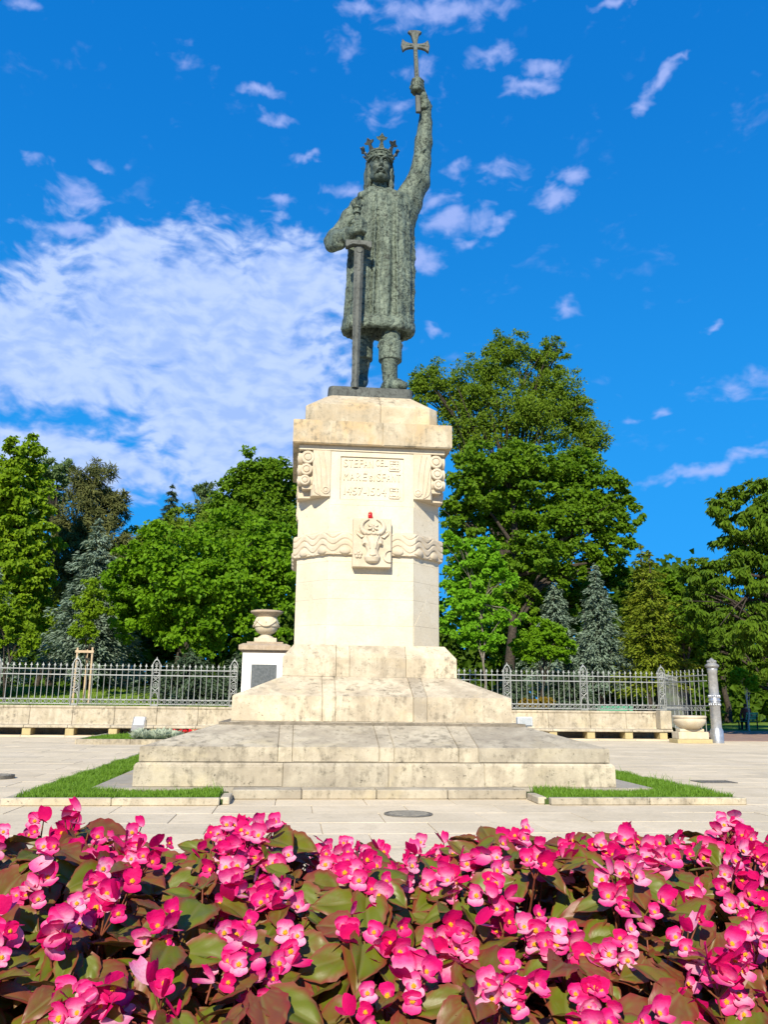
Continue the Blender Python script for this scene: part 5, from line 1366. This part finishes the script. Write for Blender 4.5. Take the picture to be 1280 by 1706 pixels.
# far wood closing the park: too deep to tell the trees apart
def far_wood():
    P = []; n = 80000
    x = RNG.uniform(-62, 75, n); top = 8.6+1.3*np.sin(x*.33)+1.1*np.sin(x*.83+1)+.6*np.sin(x*2.1)
    yb = 47+6*np.sin(x*.21)+RNG.normal(0, 1.6, n)
    z = RNG.random(n)**.8*top+.2
    P = np.column_stack([x, yb, z]); D = unit(rand_dir(n)+np.array([0, 0, -.5])); N = unit(rand_dir(n)*.7+np.array([0, -.6, .7]))
    L = RNG.uniform(.35, .75, n)
    V, Fc, v = leaf_quads(P, D, N, L, L*.8)
    o = link('far_wood', np_mesh('far_wood', V, Fc, F_['wood'], False, {'v': v})); o['kind'] = 'stuff'
    tag(o, 'dense dark green wood closing the park behind all the trees', 'wood')
far_wood()
for k in range(16):
    x = -40+k*5.6+random.uniform(-1.5, 1.5); y = random.uniform(33, 43)
    if -2 < x < 4: continue
    t = thing('bare_trunk', (x, y, 1), 'dark tree trunk standing in the shade at the back of the park', 'tree', 'trunks in the shade of the wood')
    m_ = MB(); rg = random.Random(k); limb_mesh(m_, (x, y, .2), (x+rg.uniform(-.5, .5), y, 7), .2, .1, [], .2, k); m_.obj('trunk', M['bark'], t)

# pale park building glimpsed far off under the trees on the right
t = thing('park_building', (33, 62, 0), 'low pale building glimpsed far off under the trees at the right', 'building')
bw = plain_mat('pale_render', (.55, .54, .50), (.68, .67, .63), 2, .85)
MB().box(24, 46, 62, 70, 0, 2.6).obj('wall', bw, t)
MB().box(23.6, 46.4, 61.6, 70.4, 2.601, 2.9).obj('roof', M['plate'], t)
for k in range(10): MB().box(25+k*2.1, 26.1+k*2.1, 61.96, 62.05, .9, 2.1).obj('window', M['plate'], t)

# seated person in the shade by the path
def seated(x, y, z):
    park_bench(x+.1, y+.12, z, -2.4, 'dark green bench in the shade at the right edge, with a person on it')
    t = thing('person', (x, y, z), 'person in a dusky red top and dark trousers sitting on the shaded bench', 'person')
    skin = plain_mat('skin', (.42, .26, .18), (.5, .32, .23), 9, .6); top = plain_mat('dusky_red_cloth', (.22, .06, .045), (.30, .085, .06), 12, .9); trous = plain_mat('dark_cloth', (.02, .02, .028), (.04, .04, .05), 12, .9)
    f = Field((-.45, -.75, 0), (.45, .35, 1.36), .022)
    f.chain([(0, .12, .52), (0, .14, .80), (0, .11, 1.0)], [.17, .16, .15], .08); f.cap((-.15, .11, 1.0), (.15, .11, 1.0), .085, .085, .06)
    f.cap((0, .10, 1.02), (0, .08, 1.14), .055, .055, .03); f.ell((0, .06, 1.22), (.078, .098, .115), .02); f.cap((0, -.045, 1.215), (0, -.03, 1.235), .014, .012, .01)
    for s in (-1, 1):
        f.chain([(s*.09, .10, .50), (s*.11, -.34, .50)], [.10, .075], .05); f.chain([(s*.11, -.34, .50), (s*.11, -.36, .09)], [.072, .05], .03); f.cap((s*.11, -.34, .05), (s*.12, -.53, .04), .05, .04, .03)
        f.chain([(s*.21, .10, 1.0), (s*.27, .06, .74), (s*.16, -.22, .62)], [.062, .052, .04], .03); f.ell((s*.14, -.28, .61), (.045, .06, .035), .02)
    V, Q = f.surface(); c, s_ = math.cos(-.8), math.sin(-.8)
    mid = V[Q].mean(1); idx = np.where(mid[:, 2] > 1.10, 0, np.where((mid[:, 1] < -.235) & (mid[:, 2] > .55), 0, np.where((mid[:, 2] > .56), 1, 2)))
    V = np.column_stack([x+V[:, 0]*c-V[:, 1]*s_, y+V[:, 0]*s_+V[:, 1]*c, z+V[:, 2]])
    me = np_mesh('body', V, Q, skin, True); me.materials.append(top); me.materials.append(trous); me.polygons.foreach_set('material_index', idx.astype(np.int32)); link('body', me, t)
    h = MB(); h.ball((x+.02, y+.02, z+1.26), (.092, .105, .10), 12, 8); h.obj('hair', plain_mat('dark_hair', (.02, .014, .01), (.04, .03, .02), 20, .7), t)
seated(23.0, 29.4, 0)
# ------------------------------------------------------------------ the begonia bed in front
def bed_top(x, y):
    y = np.asarray(y, float)
    return np.interp(y, [-14.4, -13.9, -13.5, -13.1, -12.85, -12.65, -12.35], [.52, .62, .725, .84, .885, .86, .74])+.015*np.sin(np.asarray(x)*3.3+1)
bx0, bx1, by0, by1 = -3.3, 1.7, -14.35, -12.30
gx = np.linspace(bx0, bx1, 60); gy = np.linspace(by0, by1, 34); XX, YY = np.meshgrid(gx, gy)
ZZ = bed_top(XX, YY)-.19+.012*np.sin(XX*23)*np.sin(YY*19); 
v = np.column_stack([XX.ravel(), YY.ravel(), ZZ.ravel()]); nx, ny = len(gx), len(gy)
f = np.array([(j*nx+i, j*nx+i+1, (j+1)*nx+i+1, (j+1)*nx+i) for j in range(ny-1) for i in range(nx-1)])
soil = struct(link('flower_bed', np_mesh('flower_bed', v, f, M['soil'], True)))
def rim(x0, x1, y0, y1, z): MB().box(x0, x1, y0, y1, -.01, z).obj('kerb_stone', M['step'], soil, .012)
for k in range(5):
    a, b = bx0+k*1.0+.004, bx0+(k+1)*1.0-.004; rim(a, b, by1+.001, by1+.12, .50); rim(a, b, by0-.12, by0-.001, .28)
for s, e in ((bx0-.12, bx0-.001), (bx1+.001, bx1+.12)):
    rim(s, e, by0-.12, (by0+by1)/2-.003, .45); rim(s, e, (by0+by1)/2+.003, by1+.12, .55)

def petal_mat(name, c0, c1, c2, back, deep):
    m, t = new_mat(name)
    u = t.n('ShaderNodeAttribute', dict(attribute_name='t')).outputs['Fac']
    r0_ = rnd(t); u = t.m('ADD', u, t.m('MULTIPLY', t.m('SUBTRACT', r0_, .52), .75))
    c = t.mix(t.step(u, .10, .58), c0, c1); c = t.mix(t.step(u, .50, .95), c, c2)
    r = rnd(t); c = t.mix(t.step(r, .72, .95, 0, .8), c, deep)
    nz = t.noise(pos(t), 160, 3, .6); c = t.mix(t.step(nz, .45, .75, 0, .35), c, deep)
    bf = t.n('ShaderNodeNewGeometry').outputs['Backfacing']; c = t.mix(bf, c, back)
    p = pbsdf(t, c, .62, 0, .15, bump(t, nz, .35, .004))
    tr = t.n('ShaderNodeBsdfTranslucent', None, Color=t.mix(.5, c, deep))
    finish(t, t.n('ShaderNodeMixShader', None, i0=.34, i1=p.outputs[0], i2=tr.outputs[0])); return m
PET = petal_mat('pink_petal', (.86, .42, .58), (.82, .09, .32), (.74, .006, .17), (.62, .003, .115), (.68, .004, .125))
def begonia_leaf_mat():
    m, t = new_mat('bronze_green_leaf')
    e = t.n('ShaderNodeAttribute', dict(attribute_name='t')).outputs['Fac']; r = rnd(t); P = pos(t)
    n = t.noise(P, 38, 4, .6); 
    c = t.mix(t.step(t.m('ADD', r, t.m('MULTIPLY', t.m('SUBTRACT', n, .5), .9)), .28, .98), (.125, .150, .010), (.185, .055, .024))
    c = t.mix(t.step(e, .60, .99, 0, .85), c, (.22, .022, .022))
    vein = t.n('ShaderNodeAttribute', dict(attribute_name='w')).outputs['Fac']
    c = t.mix(t.m('MULTIPLY', vein, .6), c, (.17, .16, .045))
    bf = t.n('ShaderNodeNewGeometry').outputs['Backfacing']; c = t.mix(bf, c, (.16, .045, .034))
    p = pbsdf(t, c, .42, 0, .38, bump(t, n, .12, .004))
    tr = t.n('ShaderNodeBsdfTranslucent', None, Color=(.30, .15, .012, 1))
    finish(t, t.n('ShaderNodeMixShader', None, i0=.24, i1=p.outputs[0], i2=tr.outputs[0])); return m
LEAFM = begonia_leaf_mat()
STAM = plain_mat('yellow_stamens', (.75, .36, .008), (.85, .48, .015), 300, .7, bstr=.5)
STEM = plain_mat('reddish_stem', (.16, .035, .025), (.22, .08, .03), 30, .5)

def grid_faces(nu, nv, o=0): return [(o+i*nv+j, o+(i+1)*nv+j, o+(i+1)*nv+j+1, o+i*nv+j+1) for i in range(nu-1) for j in range(nv-1)]
def petal(L, Wd, ang, cup, lift, seed, nu=7, nv=7):
    """one tepal leaving the flower's middle towards ang (flower faces +z)"""
    rg = random.Random(seed); V, T = [], []
    for i in range(nu):
        u = i/(nu-1); w = Wd*(max(0.0, 1-(abs(u-.56)/.60)**2.4))**.5
        for j in range(nv):
            q = -1+2*j/(nv-1)
            x = L*(u*(1-.14*q*q*u+.03*math.sin(5*q+seed)*u)); y = w*q
            z = lift*x+cup*L*(q*q*.45*u+.25*u*u-.10*u)+L*.035*math.sin(6*u+3*q+seed)+L*.05*u*u*math.sin(7*q+seed*1.7)
            c, s = math.cos(ang), math.sin(ang); V.append((x*c-y*s, x*s+y*c, z)); T.append(min(1, max(u, abs(q)*.9*(.4+u*.6))))
    return V, T
def flower_mesh(kind, seed):
    V, T, Fc = [], [], []
    rg = random.Random(seed)
    if kind == 'open': spec = [(.027, .0225, -90, .35, .18), (.026, .0215, 90, .5, .35), (.019, .0095, 5, .2, .30), (.019, .0095, 175, .2, .30)]
    elif kind == 'half': spec = [(.027, .022, -90, .7, .55), (.027, .022, 90, .8, .95), (.018, .009, 0, .3, .7), (.018, .009, 180, .3, .7)]
    else: spec = [(.025, .021, -90, .9, 1.5), (.025, .021, 90, .9, 1.7)]
    for k, (L, w, a, cup, lift) in enumerate(spec):
        v, t_ = petal(L*rg.uniform(.9, 1.12), w*rg.uniform(.9, 1.1), math.radians(a+rg.uniform(-10, 10)), cup, lift*rg.uniform(.7, 1.3), seed*5+k)
        o = len(V); V += [(x, y, z+.0006*k) for x, y, z in v]; T += [q_*(.78 if k == 0 else 1.0)+(0 if k == 0 else .12) for q_ in t_]; Fc += grid_faces(7, 7, o)
    return np_mesh('flower', np.array(V), np.array(Fc), PET, True, {'t': np.array(T)})
FL = [flower_mesh('open', s) for s in (1, 2, 3, 4)]+[flower_mesh('half', s) for s in (5, 6)]
BUD = [flower_mesh('bud', s) for s in (8, 9)]
m_ = MB()
for k in range(14):
    a = k*2.4; r = .0042*math.sqrt(k/14)*1.3; m_.ball((r*math.cos(a), r*math.sin(a), .0065-.12*r*5), (.0019, .0019, .0030), 6, 4)
m_.ball((0, 0, .0035), (.0052, .0048, .0040), 8, 6)
STM = m_.mesh('stamen', STAM)
def leaf_mesh(seed, L=.1):
    rg = random.Random(seed); V, T, Wv = [], [], []; nu, nv = 13, 15
    a1, a2 = rg.uniform(.40, .50), rg.uniform(.30, .40); curl = rg.uniform(-.12, .22); fold = rg.uniform(.25, .8); tw = rg.uniform(-.35, .35)
    for i in range(nu):
        u = i/(nu-1); prof = (math.sin(math.pi*min(1, (u*.94+.06)**.72)))**.85 if u < 1 else 0.0
        for j in range(nv):
            q = -1+2*j/(nv-1); wd = (a1 if q > 0 else a2)*L*prof
            y = q*wd*(1+.05*math.sin(9*u*math.pi+seed)*abs(q)); x = L*(u-.10*(1-u)*q*q*1.6)+.06*L*math.sin(u*3)*q
            ang = math.atan2(y, x+.12*L); vein = abs(((ang/.40)+.5) % 1-.5)*2         # 0 on a vein
            z = fold*abs(y)*(1-.35*abs(q))+curl*L*u*u-.10*L*u**3+.030*L*(vein-.5)*min(1, abs(q)*2+u)+tw*y*u+.02*L*math.sin(7*u+4*q+seed)
            V.append((x, y, z)); T.append(max(abs(q), u**2)); Wv.append(max(0, 1-vein*4))
    return np_mesh('leaf', np.array(V), np.array(grid_faces(nu, nv)), LEAFM, True, {'t': np.array(T), 'w': np.array(Wv)})
LV = [leaf_mesh(s) for s in range(1, 9)]

def orient(nrm, updir, spin=0.0):
    z = Vector(nrm).normalized(); y = Vector(updir)-z*Vector(updir).dot(z)
    if y.length < 1e-4: y = Vector((1, 0, 0))-z*z.x
    y.normalize(); x = y.cross(z)
    return (Matrix((x, y, z)).transposed() @ Matrix.Rotation(spin, 3, 'Z')).to_euler()
RG = random.Random(21)
def begonia(x, y, hi=0.0, nleaf=11, ncl=4):
    zt = float(bed_top(x, y))+hi; zb = float(bed_top(x, y))-.20
    t = thing('begonia_plant', (x, y, zb), 'wax begonia with bronze green leaves and hot pink flowers in the front bed', 'begonia', 'begonias massed in the front bed')
    st = MB(); B = Vector((x, y, zb))
    for k in range(nleaf):
        a = k*2.399+RG.uniform(-.4, .4); q = math.sqrt((k+.5)/nleaf); r = .125*q
        lz = zt+.022-.06*q*q-(RG.uniform(0, .05) if k % 3 else RG.uniform(.05, .12)); p = Vector((x+r*.55*math.cos(a), y+r*.55*math.sin(a), lz))
        d = Vector((math.cos(a)+RG.uniform(-.4, .4), math.sin(a)-.25+RG.uniform(-.4, .4), RG.uniform(-.30, .35)))
        n_ = Vector((RG.uniform(-.55, .55)+.25*math.cos(a), -.34+RG.uniform(-.5, .5)+.2*math.sin(a), .90))
        n_.normalize(); d = (d-n_*d.dot(n_)).normalized(); yv = n_.cross(d)
        o = link('leaf', LV[RG.randrange(len(LV))], t, p); o.rotation_euler = Matrix((d, yv, n_)).transposed().to_euler()
        s = RG.uniform(.48, .92); o.scale = (s, s, s)
        if k % 2: st.tube([B+Vector((RG.uniform(-.015, .015), RG.uniform(-.015, .015), 0)), B.lerp(p, .6)+Vector((0, 0, .02)), p], [.0030, .0024, .0015], 5)
    for c in range(ncl):
        a = RG.uniform(0, 6.28); r = RG.uniform(.01, .105)
        h = Vector((x+r*math.cos(a), y+r*math.sin(a)-.012, zt+RG.uniform(-.03, .034)-.25*max(0, r-.06)))
        j0 = h-Vector((0, 0, .04)); st.tube([B, B.lerp(j0, .6)+Vector((r*.2*math.cos(a), 0, 0)), j0], [.0032, .0026, .0020], 5)
        for k in range(RG.choice((3, 4, 4, 5, 7))):
            b = k*2.4+RG.uniform(-.5, .5); e = .006+.0135*math.sqrt(k)
            p = h+Vector((e*math.cos(b), -.006+e*.55*math.sin(b)-.008*RG.random(), e*.8*math.sin(b+.6)))
            open_ = RG.random() < .74
            n_ = Vector((.85*math.cos(b)*min(1, k*.4)+RG.uniform(-.4, .4), -1.0+RG.uniform(-.35, .35), .50+.3*math.sin(b)+RG.uniform(-.35, .35)))
            me = FL[RG.randrange(len(FL))] if open_ else BUD[RG.randrange(2)]
            if not open_: n_ = Vector((RG.uniform(-.7, .7), RG.uniform(-.8, .2), RG.uniform(-.1, .9)))
            o = link('flower', me, t, p); o.rotation_euler = orient(n_, (RG.uniform(-.35, .35), 0, 1), RG.uniform(-.25, .25))
            s = RG.uniform(.54, .82) if open_ else RG.uniform(.5, .85); o.scale = (s, s, s)
            if open_:
                q_ = link('stamen', STM, o, p); q_.location = (0, 0, 0)
            st.tube([j0, p], [.0022, .0013], 4)
    o = st.obj('stem', STEM, t); o['kind'] = 'stuff'
rows = 0
yy = -14.15
while yy < -12.45:
    half = .52+.66*(yy+14.85)          # width in view at this distance, with a margin
    cxm = CAMX+math.tan(YAW)*(yy-CAMY)
    nxp = int(2*half/.165)
    for k in range(nxp):
        x = cxm-half+(k+.5+.5*(rows % 2))*.165+RG.uniform(-.035, .035); y = yy+RG.uniform(-.035, .035)
        begonia(x, y, RG.uniform(-.028, .016), RG.choice((23, 24, 25, 26)), RG.choice((2, 3, 3, 4)))
    yy += .150; rows += 1
